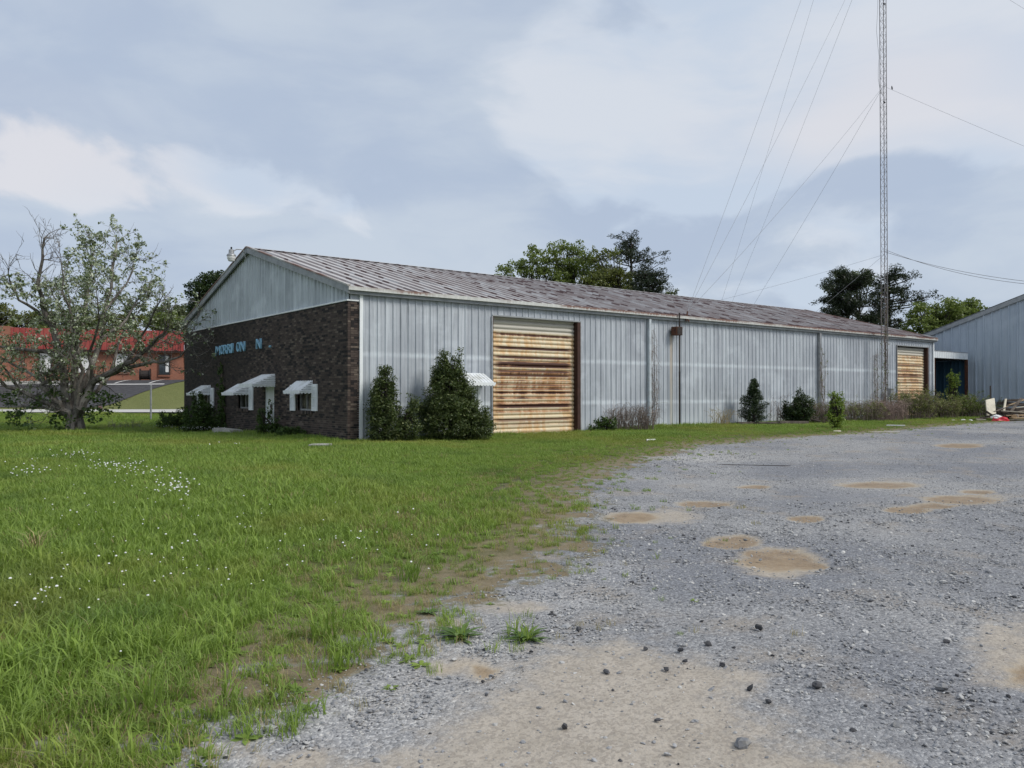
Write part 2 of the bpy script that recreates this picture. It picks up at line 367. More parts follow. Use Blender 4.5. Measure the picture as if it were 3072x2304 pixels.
@mat('glass_dark')
def _(t):
    n = t.noise(t.pos(), .6, 3); t.out(t.mix(t.mr(n, .4, .6), (.012, .018, .024), (.04, .05, .06)), .08, 0, None, .6)
plain('jamb_brown', (.045, .02, .014), .75, 0, .3, 5)
plain('downspout', (.50, .55, .58), .5, .2, .15, 4)
plain('galv', (.36, .37, .38), .5, .5, .2, 8)
plain('tower_steel', (.20, .19, .19), .55, .4, .3, 2)
plain('wire', (.34, .35, .37), .5, .3, .1)
plain('concrete', (.36, .35, .32), .85, 0, .25, 2.5)
plain('road_concrete', (.50, .49, .46), .85, 0, .12, .6)
plain('asphalt', (.055, .055, .06), .9, 0, .25, 3)
plain('line_paint', (.70, .70, .68), .7, 0, .15, 5)
plain('cream_board', (.60, .56, .45), .7, 0, .2, 3)
plain('plywood', (.44, .32, .19), .7, 0, .2, 4)
plain('old_wood', (.17, .14, .115), .85, 0, .4, 5)
plain('dark_wood', (.06, .048, .04), .85, 0, .4, 5)
plain('red_plastic', (.55, .03, .045), .4, 0, .1)
plain('white_plastic', (.75, .75, .74), .5, 0, .1)
plain('black_plastic', (.012, .012, .013), .4, 0, .2)
plain('bird_dark', (.014, .013, .014), .7, 0, .2)
plain('sign_grey', (.10, .09, .09), .6, 0, .2, 12)
plain('sign_print', (.42, .22, .22), .6, 0, .3, 30)
plain('brown_trim', (.055, .03, .022), .6, 0, .2)
@mat('red_metal')
def _(t):
    n = t.noise(t.pos(), .8, 5, .6); t.out(t.mix(t.mr(n, .3, .7), (.29, .05, .045), (.38, .085, .07)), .5, .05)
@mat('red_brick')
def _(t):
    p = t.pos(); x, y, z = t.sep(p); u = t.m('ADD', t.m('MULTIPLY', x, .946), t.m('MULTIPLY', y, -.324))
    b = t.n('ShaderNodeTexBrick', {'Vector': t.comb(u, z, 0.0), 'Color1': (.40, .145, .08, 1), 'Color2': (.30, .10, .058, 1), 'Mortar': (.26, .17, .13, 1),
            'Scale': 1.0, 'Mortar Size': .012, 'Brick Width': .21, 'Row Height': .075})
    n = t.noise(p, 1.1, 5); t.out(t.mix(t.mr(n, .3, .7, 0, .35), b.outputs[0], (.20, .075, .045)), .85)
@mat('bark')
def _(t):
    p = t.pos(); x, y, z = t.sep(p)
    n = t.noise(t.comb(t.m('MULTIPLY', x, 3), t.m('MULTIPLY', y, 3), z), 3, 6, .7); n2 = t.noise(p, 1.1, 4)
    c = t.mix(t.mr(n, .35, .65), (.075, .065, .058), (.23, .21, .19)); c = t.mix(t.m('MULTIPLY', t.mr(n2, .50, .64), .65), c, (.33, .31, .28))
    t.out(c, .9, 0, t.bump(n, .8, .03), .2)
plain('bark_dark', (.035, .028, .024), .9, 0, .3, 3)
plain('twig_dead', (.19, .15, .125), .9, 0, .35, 4)
plain('twig_pink', (.27, .20, .17), .9, 0, .3, 4)
plain('straw', (.34, .27, .14), .85, 0, .3, 4)
def leaf_mat(name, stops, trans=.28, rough=.5, big=.5, amt=.35, bcol=None):
    m = bpy.data.materials.new(name); m.use_nodes = True; t = NT(m.node_tree)
    c = t.ramp(t.island(), stops)
    if bcol: c = t.mix(t.m('MULTIPLY', t.mr(t.noise(t.pos(), big, 3), .42, .62), amt), c, bcol)
    t.out(c, rough, 0, None, .35, trans, t.mix(.35, c, (.20, .30, .03), 'ADD')); MATS[name] = m
leaf_mat('leaf_catalpa', [(0, (.06, .09, .03)), (.34, (.13, .17, .07)), (.52, (.27, .32, .17)), (.70, (.46, .51, .36)), (1, (.64, .68, .56))])
leaf_mat('leaf_low', [(0, (.020, .042, .010)), (.7, (.05, .095, .022)), (1, (.12, .18, .06))])
leaf_mat('leaf_broad', [(0, (.085, .12, .026)), (.6, (.16, .205, .05)), (1, (.27, .32, .11))], bcol=(.09, .13, .03))
leaf_mat('leaf_olive', [(0, (.075, .095, .022)), (.6, (.14, .165, .042)), (1, (.22, .24, .085))], bcol=(.12, .11, .045))
leaf_mat('leaf_haze', [(0, (.10, .125, .065)), (1, (.19, .21, .12))])
leaf_mat('leaf_weed', [(0, (.06, .12, .02)), (1, (.14, .22, .05))])
leaf_mat('leaf_dark', [(0, (.014, .030, .012)), (.7, (.032, .058, .022)), (1, (.07, .10, .035))], trans=.15)
leaf_mat('needle', [(0, (.012, .020, .013)), (.7, (.028, .042, .026)), (1, (.055, .072, .045))], trans=.1)
leaf_mat('leaf_shrub', [(0, (.030, .050, .016)), (.6, (.07, .10, .030)), (.9, (.13, .16, .055)), (1, (.20, .22, .10))], trans=.18)
leaf_mat('leaf_cedar', [(0, (.014, .030, .014)), (.7, (.035, .060, .026)), (1, (.07, .10, .045))], trans=.12)
leaf_mat('leaf_bright', [(0, (.10, .17, .025)), (1, (.25, .33, .06))], trans=.35)
leaf_mat('leaf_brush', [(0, (.10, .13, .035)), (.6, (.19, .205, .07)), (1, (.30, .27, .14))])
def grass_mat(name, lo, hi, dry, dryness=.3):
    m = bpy.data.materials.new(name); m.use_nodes = True; t = NT(m.node_tree); p = t.pos()
    c = t.mix(t.orand(), lo, hi); c = t.mix(t.m('MULTIPLY', t.island(), .55), c, tuple(min(1, v * 1.7) for v in hi))
    c = t.mix(t.m('MULTIPLY', t.mr(t.noise(p, .22, 4), .48, .66), .65), c, (.30, .30, .07))
    c = t.mix(t.m('MULTIPLY', t.mr(t.noise(t.vec(p, loc=(5, 9, 0)), .5, 3), .5, .7), .5), c, (.075, .15, .028))
    isdry = t.m('GREATER_THAN', t.island(), 1 - dryness * .12)
    c = t.mix(isdry, c, dry)
    t.out(c, .5, 0, None, .3, .32, t.mix(.3, c, (.22, .32, .02), 'ADD')); MATS[name] = m
grass_mat('grass', (.106, .178, .028), (.205, .285, .056), (.50, .47, .25))
grass_mat('grass_dry', (.16, .15, .05), (.26, .22, .09), (.42, .34, .18), 2.0)
plain('petal', (.80, .81, .80), .6, 0, .08, 20)
@mat('stone_pale')
def _(t):
    c = t.ramp(t.orand(), [(0, (.17, .175, .185)), (.35, (.24, .245, .26)), (.70, (.33, .335, .345)), (.93, (.46, .455, .44)), (1, (.60, .59, .57))])
    t.out(t.mix(t.mr(t.noise(t.pos(), 60, 3), .4, .7, 0, .4), c, (.36, .34, .30)), .85, 0, None, .3)
@mat('stone_dark')
def _(t):
    c = t.ramp(t.orand(), [(0, (.03, .03, .033)), (1, (.085, .085, .092))]); t.out(c, .8, 0, None, .35)
@mat('ground')
def _(t):
    p = t.pos(); g = t.attr('gravel'); sd_ = t.attr('sand'); md = t.attr('mud'); pb = t.attr('pebble')
    n1 = t.noise(p, 1.1, 6, .65); n2 = t.noise(p, 5.5, 5, .65); n3 = t.noise(p, 30, 4, .7); nb = t.noise(p, .25, 4, .55)
    wob = t.m('ADD', t.m('MULTIPLY', t.m('SUBTRACT', n1, .5), .9), t.m('MULTIPLY', t.m('SUBTRACT', n2, .5), .7))
    gm = t.mr(t.m('ADD', g, wob), .42, .58); sm = t.mr(t.m('ADD', sd_, t.m('MULTIPLY', wob, .8)), .35, .70)
    mmv = t.m('ADD', md, t.m('MULTIPLY', wob, .75)); mm = t.mr(mmv, .30, .62); mcore = t.mr(t.m('ADD', mmv, t.m('MULTIPLY', n1, .5)), .72, 1.0)
    v1 = t.vor(p, 58.0); v2 = t.vor(p, 130.0); v3 = t.vor(p, 27.0)
    cellv = t.sep(v1.outputs['Color'])[0]; cellv2 = t.sep(v2.outputs['Color'])[1]; cellv3 = t.sep(v3.outputs['Color'])[1]
    stone = t.ramp(t.m('ADD', t.m('MULTIPLY', cellv, .6), t.m('MULTIPLY', cellv2, .4)), [(.05, (.12, .121, .126)), (.4, (.225, .226, .232)), (.75, (.315, .315, .318)), (1, (.52, .52, .51))])
    tone = t.mix(t.mr(nb, .38, .62), (.78, .80, .85), (1.14, 1.13, 1.11))
    stone = t.mix(1.0, stone, tone, 'MULTIPLY')
    stone = t.mix(t.mr(v3.outputs['Distance'], .0, .22, .5, 0), stone, t.mix(cellv3, (.13, .133, .14), (.36, .36, .36)))
    dust = t.mix(n3, (.27, .22, .165), (.37, .315, .245))
    grav = t.mix(t.m('MULTIPLY', t.mr(n1, .50, .72), .55), stone, dust)
    grav = t.mix(t.m('MULTIPLY', pb, .45), grav, t.mix(1.0, stone, (1.7, 1.66, 1.58), 'MULTIPLY'))
    crumb = t.vor(t.vec(p, scale=(1, 1, 1)), 62.0); sandc = t.mix(t.mr(n2, .3, .7), (.37, .325, .265), (.45, .40, .335))
    sandc = t.mix(t.mr(t.m('ADD', t.sep(crumb.outputs['Color'])[0], t.m('MULTIPLY', n3, .6)), .80, 1.05, .0, .55), sandc, (.25, .215, .18))
    c = t.mix(t.m('MULTIPLY', sm, .88), grav, sandc)
    mudc = t.mix(mcore, t.mix(n2, (.36, .295, .215), (.46, .40, .31)), t.mix(t.mr(n2, .3, .7), (.235, .168, .103), (.32, .24, .155)))
    c = t.mix(t.m('MULTIPLY', mm, t.mr(n3, .2, .7, .65, .95)), c, mudc)
    soil = t.mix(t.mr(n2, .3, .7), (.045, .062, .018), (.10, .105, .04))
    far = t.mr(t.noise(p, .18, 4), .4, .65)
    soil = t.mix(t.m('MULTIPLY', far, .6), soil, (.14, .15, .045))
    edge = t.m('MULTIPLY', t.mr(t.m('ADD', g, t.m('MULTIPLY', wob, .5)), .02, .5), t.m('SUBTRACT', 1.0, gm))
    soil = t.mix(t.m('MULTIPLY', edge, .9), soil, t.mix(n2, (.16, .12, .075), (.30, .245, .165)))
    c = t.mix(gm, soil, c)
    hgt = t.m('ADD', t.m('MULTIPLY', v1.outputs['Distance'], -.9), t.m('ADD', t.m('MULTIPLY', v2.outputs['Distance'], -.4), t.m('MULTIPLY', n2, .9)))
    hgt = t.m('ADD', hgt, t.m('MULTIPLY', v3.outputs['Distance'], -1.2))
    t.out(c, .92, 0, t.bump(hgt, t.mr(sm, 0, 1, .5, .28), .012), .2)
@mat('far_grass')
def _(t):
    p = t.pos(); n = t.noise(p, .35, 6, .7); n2 = t.noise(p, 4, 5, .7)
    t.out(t.mix(t.m('MULTIPLY', t.m('ADD', n, n2), .5), (.07, .10, .025), (.235, .235, .09)), .9, 0, t.bump(n2, 1.0, .12), .2)

# ------------------------------------------------------------------ terrain
def sst(x, a, b): u = np.clip((x - a) / (b - a), 0, 1); return u * u * (3 - 2 * u)
def terrain(X, Y):
    X = np.asarray(X, float); Y = np.asarray(Y, float)
    h = .07 * sst(X, 4, 14)
    D = (X - CAM[0]) * FW[0] + (Y - CAM[1]) * FW[1]; L = (X - CAM[0]) * RT[0] + (Y - CAM[1]) * RT[1]
    h = h - .22 * sst(Y, 0, 15) * (1 - sst(D, 36, 48)) * (1 - sst(X, 2, 12)) + .10 * sst(D, 36, 50) * (1 - sst(L, -5, 5))
    h = h - .10 * np.exp(-((X - CAM[0]) ** 2 + (Y - CAM[1]) ** 2) / 100.0)
    h = h + 2.35 * sst(D, 58.5, 73) * (1 - sst(L, -8, 4))
    h = h + .035 * np.sin(X * .7 + 1.3 * np.sin(Y * .35)) * np.sin(Y * .6 + .5) * (1 - sst(D, 30, 45))
    return h
def on_ground(px, py):
    D = 30.0; p = onZ(px, py, 0.0)
    for _ in range(12): p = onZ(px, py, float(terrain(p[0], p[1])))
    return p
K = 3072 / 2212.0                       # readings of the photograph were taken at this reduction
EDGE = [(150, 1740), (250, 1659), (400, 1560), (560, 1510), (690, 1470), (790, 1425), (860, 1365), (960, 1310), (1060, 1275), (1180, 1238), (1250, 1190), (1275, 1135), (1255, 1085),
        (1290, 1035), (1360, 1010), (1440, 985), (1520, 962), (1640, 952), (1800, 940), (1960, 928), (2100, 915), (2212, 908), (2330, 903)]
EDGE = np.array([on_ground(x * K, y * K)[:2] for x, y in EDGE])
GPOLY = np.vstack([EDGE, [(60, -12), (60, -60), (-60, -60), (-14, -24)]])
def in_poly(P, poly):
    x, y = P[:, 0], P[:, 1]; ins = np.zeros(len(P), bool); j = len(poly) - 1
    for i in range(len(poly)):
        xi, yi = poly[i]; xj, yj = poly[j]
        c = ((yi > y) != (yj > y)) & (x < (xj - xi) * (y - yi) / (yj - yi + 1e-12) + xi); ins ^= c; j = i
    return ins
def seg_dist(P, line):
    d = np.full(len(P), 1e9)
    for a, b in zip(line[:-1], line[1:]):
        ab = b - a; u = np.clip(((P - a) @ ab) / (ab @ ab + 1e-12), 0, 1); q = a + u[:, None] * ab
        d = np.minimum(d, np.hypot(*(P - q).T))
    return d
def gravel_sd(P):
    d = seg_dist(P, EDGE); return np.where(in_poly(P, GPOLY), d, -d)
def blob_mask(P, blobs):
    m = np.zeros(len(P))
    for cx, cy, rx, ry in blobs:                 # read in the photograph, laid out on the ground
        c = on_ground(cx * K, cy * K)[:2]; ex = on_ground((cx + rx) * K, cy * K)[:2] - c
        ny = on_ground(cx * K, (cy - ry) * K)[:2]; fy = on_ground(cx * K, (cy + ry) * K)[:2]
        c = (ny + fy) / 2; ey = (ny - fy) / 2
        M = np.linalg.inv(np.array([ex, ey]).T); q = (P - c) @ M.T
        m = np.maximum(m, 1.25 - np.hypot(*q.T))
    return np.clip(m, 0, 1)
MUD = [(1690, 1205, 115, 34), (1585, 1168, 80, 19), (1740, 1119, 52, 10), (1360, 1116, 80, 16), (1905, 1046, 120, 10), (2080, 1077, 115, 13), (1960, 1100, 75, 10),
       (2070, 962, 70, 6), (1625, 1050, 52, 5), (1520, 1087, 80, 9), (2260, 1450, 120, 60), (2110, 1060, 60, 6), (1030, 1440, 90, 14), (1760, 1218, 40, 14), (1640, 1195, 45, 14), (1540, 1172, 40, 9), (2020, 1090, 70, 8)]
SAND = [(1100, 1312, 150, 28), (2180, 1420, 170, 110), (1420, 1120, 160, 26), (1690, 1225, 140, 45), (1020, 1440, 160, 30), (960, 1345, 90, 20), (650, 1650, 240, 45), (480, 1610, 130, 30), (1540, 1470, 200, 40)]
PEB = [(760, 1560, 260, 100), (1050, 1395, 170, 30), (1180, 1300, 130, 30), (1320, 1240, 120, 40), (1500, 1000, 160, 35), (520, 1640, 160, 40)]
SPOLY = [(560, 1760), (700, 1675), (864, 1600), (970, 1550), (1090, 1465), (1182, 1405), (1300, 1388), (1416, 1386), (1543, 1428), (1607, 1505), (1690, 1560), (1790, 1610), (1960, 1690), (1960, 1800), (560, 1800)]
SPOLY = np.array([on_ground(x * K, y * K)[:2] for x, y in SPOLY]); SRING = np.vstack([SPOLY, SPOLY[:1]])
def sand_mask(P):
    near = np.hypot(P[:, 0] - CAM[0], P[:, 1] - CAM[1]) < 14; m = blob_mask(P, SAND) * .75; Q = P[near]
    d = seg_dist(Q, SRING); sd_ = np.where(in_poly(Q, SPOLY), d, -d); m[near] = np.maximum(m[near], np.clip(.5 + sd_ * .75, 0, 1)); return m
def lines(core0, core1, step, outer0, outer1):
    a = list(np.arange(core0, core1 + 1e-6, step)); s = step
    while a[-1] < outer1: s *= 1.09; a.append(min(a[-1] + s, outer1))
    b = []; x = core0; s = step
    while x > outer0: s *= 1.09; x = max(x - s, outer0); b.append(x)
    return np.array(b[::-1] + a)
gx = lines(-14, 14, .17, -700, 800); gy = lines(-21.5, 3, .17, -700, 800)
GX, GY = np.meshgrid(gx, gy); P2 = np.stack([GX.ravel(), GY.ravel()], 1)
GZ = terrain(P2[:, 0], P2[:, 1]); gsd = gravel_sd(P2); mud = blob_mask(P2, MUD); sandm = sand_mask(P2); peb = blob_mask(P2, PEB)
GZ = GZ - .035 * mud + rng.normal(0, .004, len(GZ)) * (np.abs(gsd) < 30)
nx, ny = len(gx), len(gy); idx = np.arange(nx * ny).reshape(ny, nx)
GF = np.stack([idx[:-1, :-1], idx[:-1, 1:], idx[1:, 1:], idx[1:, :-1]], -1).reshape(-1, 4)
gme = np_mesh('ground', np.column_stack([P2, GZ]), GF, 'ground', True)
for nm, val in (('gravel', np.where(gsd > 0, np.clip(.5 + gsd * .45, 0, 1), np.clip(.5 + gsd * .24, 0, 1))), ('sand', sandm), ('mud', mud), ('pebble', peb)):
    gme.attributes.new(nm, 'FLOAT', 'POINT').data.foreach_set('value', np.asarray(val, np.float32))
tag(link('ground', gme), 'open yard of grass and grey gravel with sandy patches', None, None, 'structure')

def CL(D, L, dz=0.0):                     # a place D metres out along the view axis and L metres across it, on the ground
    x = CAM[0] + D * FW[0] + L * RT[0]; y = CAM[1] + D * FW[1] + L * RT[1]; return np.array([x, y, float(terrain(x, y)) + dz])
def drape(name, D0, D1, L0, L1, m, dz, nd=6, nl=30, lim=None, parent=None):
    mb = MB(); vs = []; 
    for i in range(nd + 1):
        for j in range(nl + 1):
            D = D0 + (D1 - D0) * i / nd; l1 = lim(D) if lim else L1; vs.append(CL(D, L0 + (l1 - L0) * j / nl, dz))
    fs = [(i * (nl + 1) + j, i * (nl + 1) + j + 1, (i + 1) * (nl + 1) + j + 1, (i + 1) * (nl + 1) + j) for i in range(nd) for j in range(nl)]
    return mb.add(vs, fs).build(name, m, parent)
tag(drape('mown_bank', 58.6, 74, -75, -6, 'far_grass', .10, 24, 40), 'mown grass bank rising to the red-roofed building', None, None, 'structure')
tag(drape('road', 50, 58.4, -90, -5, 'road_concrete', .14, 4, 20), 'pale concrete road crossing behind the tree', None, None, 'structure')
lot = tag(drape('parking_lot', 60.5, 74.6, -75, -30, 'asphalt', .14, 24, 24, lim=lambda D: -29.5 - (74.6 - D) * .12 + .20 * max(0, D - 66)), 'dark asphalt parking lot in front of the red-roofed building', None, None, 'structure')
for k in range(7):
    l = -31.5 - k * 3.0
    drape('painted_line', 69.5, 73.2, l - .08, l + .08, 'line_paint', .165, 6, 1, parent=lot)
drape('painted_line', 68.9, 69.2, -40, -30, 'line_paint', .165, 1, 8, parent=lot)

# ------------------------------------------------------------------ warehouse
W, L, HE, HR, HB, BX = 16.46, 36.57, 4.575, 6.84, 4.165, -.374
wh = empty('warehouse', 'long grey corrugated steel warehouse with dark brick office front and rusty roof', 'warehouse')
def gz(y): return HE + (HR - HE) * (1 - abs(y - W / 2) / (W / 2))
# brick office front
OPEN = [(2.50, 3.62, .88, 1.78), (8.12, 9.28, .86, 1.72), (12.66, 13.88, .84, 1.70), (5.66, 6.54, -.6, 2.02)]
ys = sorted({0.0, W} | {o[0] for o in OPEN} | {o[1] for o in OPEN}); zs = sorted({-.6, HB} | {o[2] for o in OPEN} | {o[3] for o in OPEN})
mb = MB()
for y0, y1 in zip(ys[:-1], ys[1:]):
    for z0, z1 in zip(zs[:-1], zs[1:]):
        if not any(o[0] - 1e-6 <= y0 and y1 <= o[1] + 1e-6 and o[2] - 1e-6 <= z0 and z1 <= o[3] + 1e-6 for o in OPEN):
            mb.box((BX + .009, y0, z0), (-.05, y1, z1))
bw = mb.build('brick_wall', 'mortar', wh)
BL, BHH, JT, CH = .2, .0575, .0105, .068
full = []; joined = MB()
for k in range(int((HB + .55) / CH)):
    z = -.55 + k * CH; y = -.012 - (BL + JT) / 2 * (k % 2)
    while y < W:
        segs = [(max(y, -.008), min(y + BL, W))]
        for o in OPEN:
            if z + BHH > o[2] and z < o[3]:
                ns = []
                for a, b in segs:
                    if b <= o[0] or a >= o[1]: ns.append((a, b))
                    else:
                        if a < o[0]: ns.append((a, o[0]))
                        if b > o[1]: ns.append((o[1], b))
                segs = ns
        for a, b in segs:
            if b - a < .035: continue
            if b - a > BL - .002 and z > -.05: full.append((a, z))
            else:
                j = rng.normal(0, .0015); joined.box((BX + j, a, z), (BX + .1, b, z + BHH))
        y += BL + JT
full.sort(key=lambda q: math.hypot(q[0] + 21.5, 10.6) + .0 * q[1])
bm = MB().box((0, 0, 0), (.10, BL, BHH)).mesh('brick', 'brick')
for a, z in full[:300]:
    o = link('brick', bm, bw); o.location = (BX + rng.normal(0, .002), a, z)
for a, z in full[300:]:
    j = rng.normal(0, .002); joined.box((BX + j, a, z), (BX + .1, a + BL, z + BHH))
for k in range(int((HB + .55) / CH)):                        # short return on the long side
    z = -.55 + k * CH
    for a, b in (((BX + .101, -.175), (-.165, .02)) if k % 2 else ((BX + .005, -.285), (-.275, -.075), (-.065, .02))):
        joined.box((a, -.014 + rng.normal(0, .0015), z), (b, .08, z + BHH))
tag(joined.build('bricks', 'brick_many', bw), kind='stuff')
for o in OPEN[:3]:                                            # brick-on-edge sills
    for i in range(12):
        a = o[0] - .06 + i * (o[1] - o[0] + .12) / 12
        MB().box((BX - .05, a, o[2] - .115), (BX + .02, a + (o[1] - o[0] + .12) / 12 - .01, o[2] - .005)).build('sill_brick', 'brick', wh)
MB().box((BX - .03, -.03, HB), (.02, W + .03, HB + .045)).build('flashing', 'white_paint', wh)
# gable siding, panel by panel
GX0 = -.30
k = 0; y = 0.0
while y < W - .01:
    y1 = min(y + .801, W)
    cuts = [y] + ([W / 2] if y < W / 2 < y1 else []) + [y1]
    ribbed(y, y1, HB + .03, lambda u: gz(u) - .04, (GX0, 0, 0), (0, 1, 0), (0, 0, 1), (-1, 0, 0)).build('gable_panel', 'steel_gable', wh)
    y = y1
# long side siding, panel by panel round the door openings
D1 = (4.91, 8.86); D2 = (32.30, 35.90); DT = 4.02
brk = sorted(set([round(i * .801, 3) for i in range(int(L / .801) + 1)]) | {D1[0], D1[1], D2[0], D2[1], L})
brk = [b for i, b in enumerate(brk) if i == 0 or b - brk[i - 1] > .06 or b in D1 + D2 + (L,)]
for a, b in zip(brk[:-1], brk[1:]):
    m_ = (a + b) / 2; z0 = DT + .05 if (D1[0] < m_ < D1[1] or D2[0] < m_ < D2[1]) else -.15
    ribbed(a, b, z0, HE - .02, (0, 0, 0), (1, 0, 0), (0, 0, 1), (0, -1, 0), phase=.09).build('wall_panel', 'steel', wh)
MB().box((-.001, -.06, -.2), (.10, -.036, HE - .12)).box((-.001, -.036, -.2), (.02, .05, HE - .12)).build('corner_trim', 'white_paint', wh)
MB().box((L - .08, -.07, -.2), (L + .03, -.036, HE - .12)).build('corner_trim', 'white_paint', wh)
ribbed(GX0, -.005, HB + .05, HE - .12, (0, -.005, 0), (1, 0, 0), (0, 0, 1), (0, -1, 0)).build('corner_panel', 'steel', wh)
ribbed(0, W, -.2, lambda u: gz(u) - .05, (L, 0, 0), (0, 1, 0), (0, 0, 1), (1, 0, 0)).build('end_wall', 'steel', wh)
ribbed(0, L, -.3, HE - .02, (0, W, 0), (1, 0, 0), (0, 0, 1), (0, 1, 0)).build('rear_wall', 'steel', wh)
MB().box((-.04, W - .5, -.5), (0, W, HB)).build('inner_pier', 'mortar', wh)
# roof, panel by panel
sl = math.hypot(W / 2, HR - HE); VS = np.array([0, W / 2, HR - HE]) / sl; VN = np.array([0, -(HR - HE), W / 2]) / sl
VS2 = VS * [1, -1, 1]; VN2 = VN * [1, -1, 1]
x = -.44; k = 0
while x < L + .09:
    x1 = min(x + .915, L + .10)
    j = rng.normal(0, .006)
    ribbed(x, x1 + .012, -.24 + j, sl - .012, (0, 0, HE + .03 + .004 * (k % 2)), (1, 0, 0), VS, VN, pitch=.4575, hgt=.045, phase=.02, nv=2).build('roof_panel', 'roof_steel', wh)
    x = x1; k += 1
ribbed(-.44, L + .10, -.24, sl - .012, (0, W, HE + .03), (1, 0, 0), VS2, VN2, pitch=.4575, hgt=.045).build('rear_roof', 'roof_steel', wh)
rc = MB()
for s_ in (-1, 1):
    rc.add([(-.46, W / 2, HR + .085), (L + .12, W / 2, HR + .085), (L + .12, W / 2 + s_ * .2, HR + .085 - .2 * (HR - HE) / (W / 2)), (-.46, W / 2 + s_ * .2, HR + .085 - .2 * (HR - HE) / (W / 2))], [(0, 1, 2, 3)])
rc.build('ridge_cap', 'roof_steel', wh)
# eave: box gutter with rusty lip and the darker strip beneath it
MB().box((-.46, -.255, HE - .115), (L + .12, -.13, HE - .005)).build('eave_gutter', 'trim_rusty', wh)
MB().box((-.44, -.16, HE - .215), (L + .10, -.055, HE - .117)).build('eave_strip', 'trim_grey', wh)
MB().box((-.46, W + .13, HE - .145), (L + .12, W + .255, HE - .015)).build('eave_gutter', 'trim_rusty', wh)
for s_ in (1, -1):                                           # rake boards, front and rear gable
    for xx in (-.46, L + .06):
        a = (xx + .03, W / 2 - s_ * (W / 2 + .22), HE - .10); b = (xx + .03, W / 2 - s_ * .01, HR - .035)
        MB().bar(a, b, .07, .20).build('rake_trim', 'trim_grey', wh)
        MB().bar((a[0] - .005, a[1], a[2] + .125), (b[0] - .005, b[1], b[2] + .125), .10, .045).build('rake_cap', 'trim_rusty', wh)
for xd in (12.49, 24.57):
    d = MB().box((xd - .05, -.165, .05), (xd + .06, -.045, HE - .24)).box((xd - .05, -.30, .02), (xd + .06, -.167, .13)).build('downspout', 'downspout' if xd < 20 else 'galv', wh)
# roll-up doors
def roll_door(x0, x1, zb, zt):
    dr = link('roll_up_door', None, wh); n = int(round((zt - zb) / .155)); wdt = x1 - x0
    prof = [(0, 0), (-.018, .016), (-.042, .045), (-.050, .078), (-.042, .112), (-.018, .138), (0, .150), (0, .155)]
    vs = [(xx, yy, zz) for yy, zz in prof for xx in (0, wdt)]
    fs = [(2 * i, 2 * i + 1, 2 * i + 3, 2 * i + 2) for i in range(len(prof) - 1)]
    sm = MB().add(vs, fs).mesh('slat', 'door_curtain')
    for i in range(n):
        o = link('slat', sm, dr); o.location = (x0, .19 + rng.normal(0, .003), zb + i * .155)
    MB().box((x0, .10, zb - .12), (x1, .23, zb - .004)).build('bottom_bar', 'cream_board', dr)
    for xa in (x0 - .004, x1 - .125):
        MB().box((xa, -.055, zb - .2), (xa + .02 if xa < x1 - 1 else x1 + .02, .28, zt)).build('jamb', 'jamb_brown', dr)
    MB().box((x0 - .02, -.06, zt + .003), (x1 + .05, .22, zt + .05)).build('lintel', 'trim_grey', dr)
    MB().box((x0 - .05, -.058, zb - .1), (x0 - .006, -.034, zt)).box((x1 + .022, -.058, zb - .1), (x1 + .06, -.034, zt)).build('door_trim', 'galv', dr)
    MB().box((x0 + .02, .26, zt - .5), (x1 - .13, .28, zt)).box((x0, .3, -.2), (x1, .33, zt)).build('drum_cover', 'dark_iron', dr)
    return dr
roll_door(*D1, .06, DT); roll_door(*D2, .10, DT)
# side door on the long wall
sdr = link('door', None, wh)
MB().box((3.42, -.075, .02), (4.26, -.036, 2.02)).build('door_leaf', 'white_paint', sdr)
MB().box((3.33, -.11, .0), (3.418, -.03, 2.10)).box((4.262, -.11, .0), (4.35, -.03, 2.10)).box((3.419, -.11, 2.022), (4.261, -.03, 2.10)).build('door_frame', 'white_paint', sdr)
MB().box((3.2, -.9, -.12), (4.5, -.06, .015)).build('door_step', 'concrete', sdr)
# office front door and windows
fd = link('door', None, wh)
MB().box((BX + .07, 6.02, 0.0), (BX + .12, 6.50, 1.99)).build('door_leaf', 'white_paint', fd)
MB().box((BX + .075, 5.70, -.05), (BX + .12, 5.995, 1.99)).build('side_panel', 'white_paint', fd)
MB().box((BX + .03, 6.50, -.1), (BX + .13, 6.54, 2.02)).box((BX + .03, 5.66, -.1), (BX + .13, 5.70, 2.02)).box((BX + .03, 5.70, 1.992), (BX + .13, 6.50, 2.02)).build('door_frame', 'white_paint', fd)
MB().lathe((0, 0, 0), [(.012, 0), (.03, .01), (.03, .04), (.012, .05)], 10).build('knob', 'dark_iron', fd).location = (BX + .04, 6.08, .95)
MB().box((BX + .045, 6.04, .88), (BX + .07, 6.12, 1.05)).build('lock_plate', 'dark_iron', fd)
for o in OPEN[:3]:
    wn = link('window', None, wh)
    MB().box((BX + .12, o[0], o[2]), (BX + .13, o[1], o[3])).build('pane', 'glass_old', wn)
    f_ = MB()
    for (a, b, c_, d_) in ((o[0], o[0] + .05, o[2], o[3]), (o[1] - .05, o[1], o[2], o[3]), (o[0] + .05, o[1] - .05, o[2], o[2] + .05), (o[0] + .05, o[1] - .05, o[3] - .05, o[3]), ((o[0] + o[1]) / 2 - .02, (o[0] + o[1]) / 2 + .02, o[2] + .05, o[3] - .05)):
        f_.box((BX + .075, a, c_), (BX + .119, b, d_))
    f_.build('window_frame', 'galv', wn)
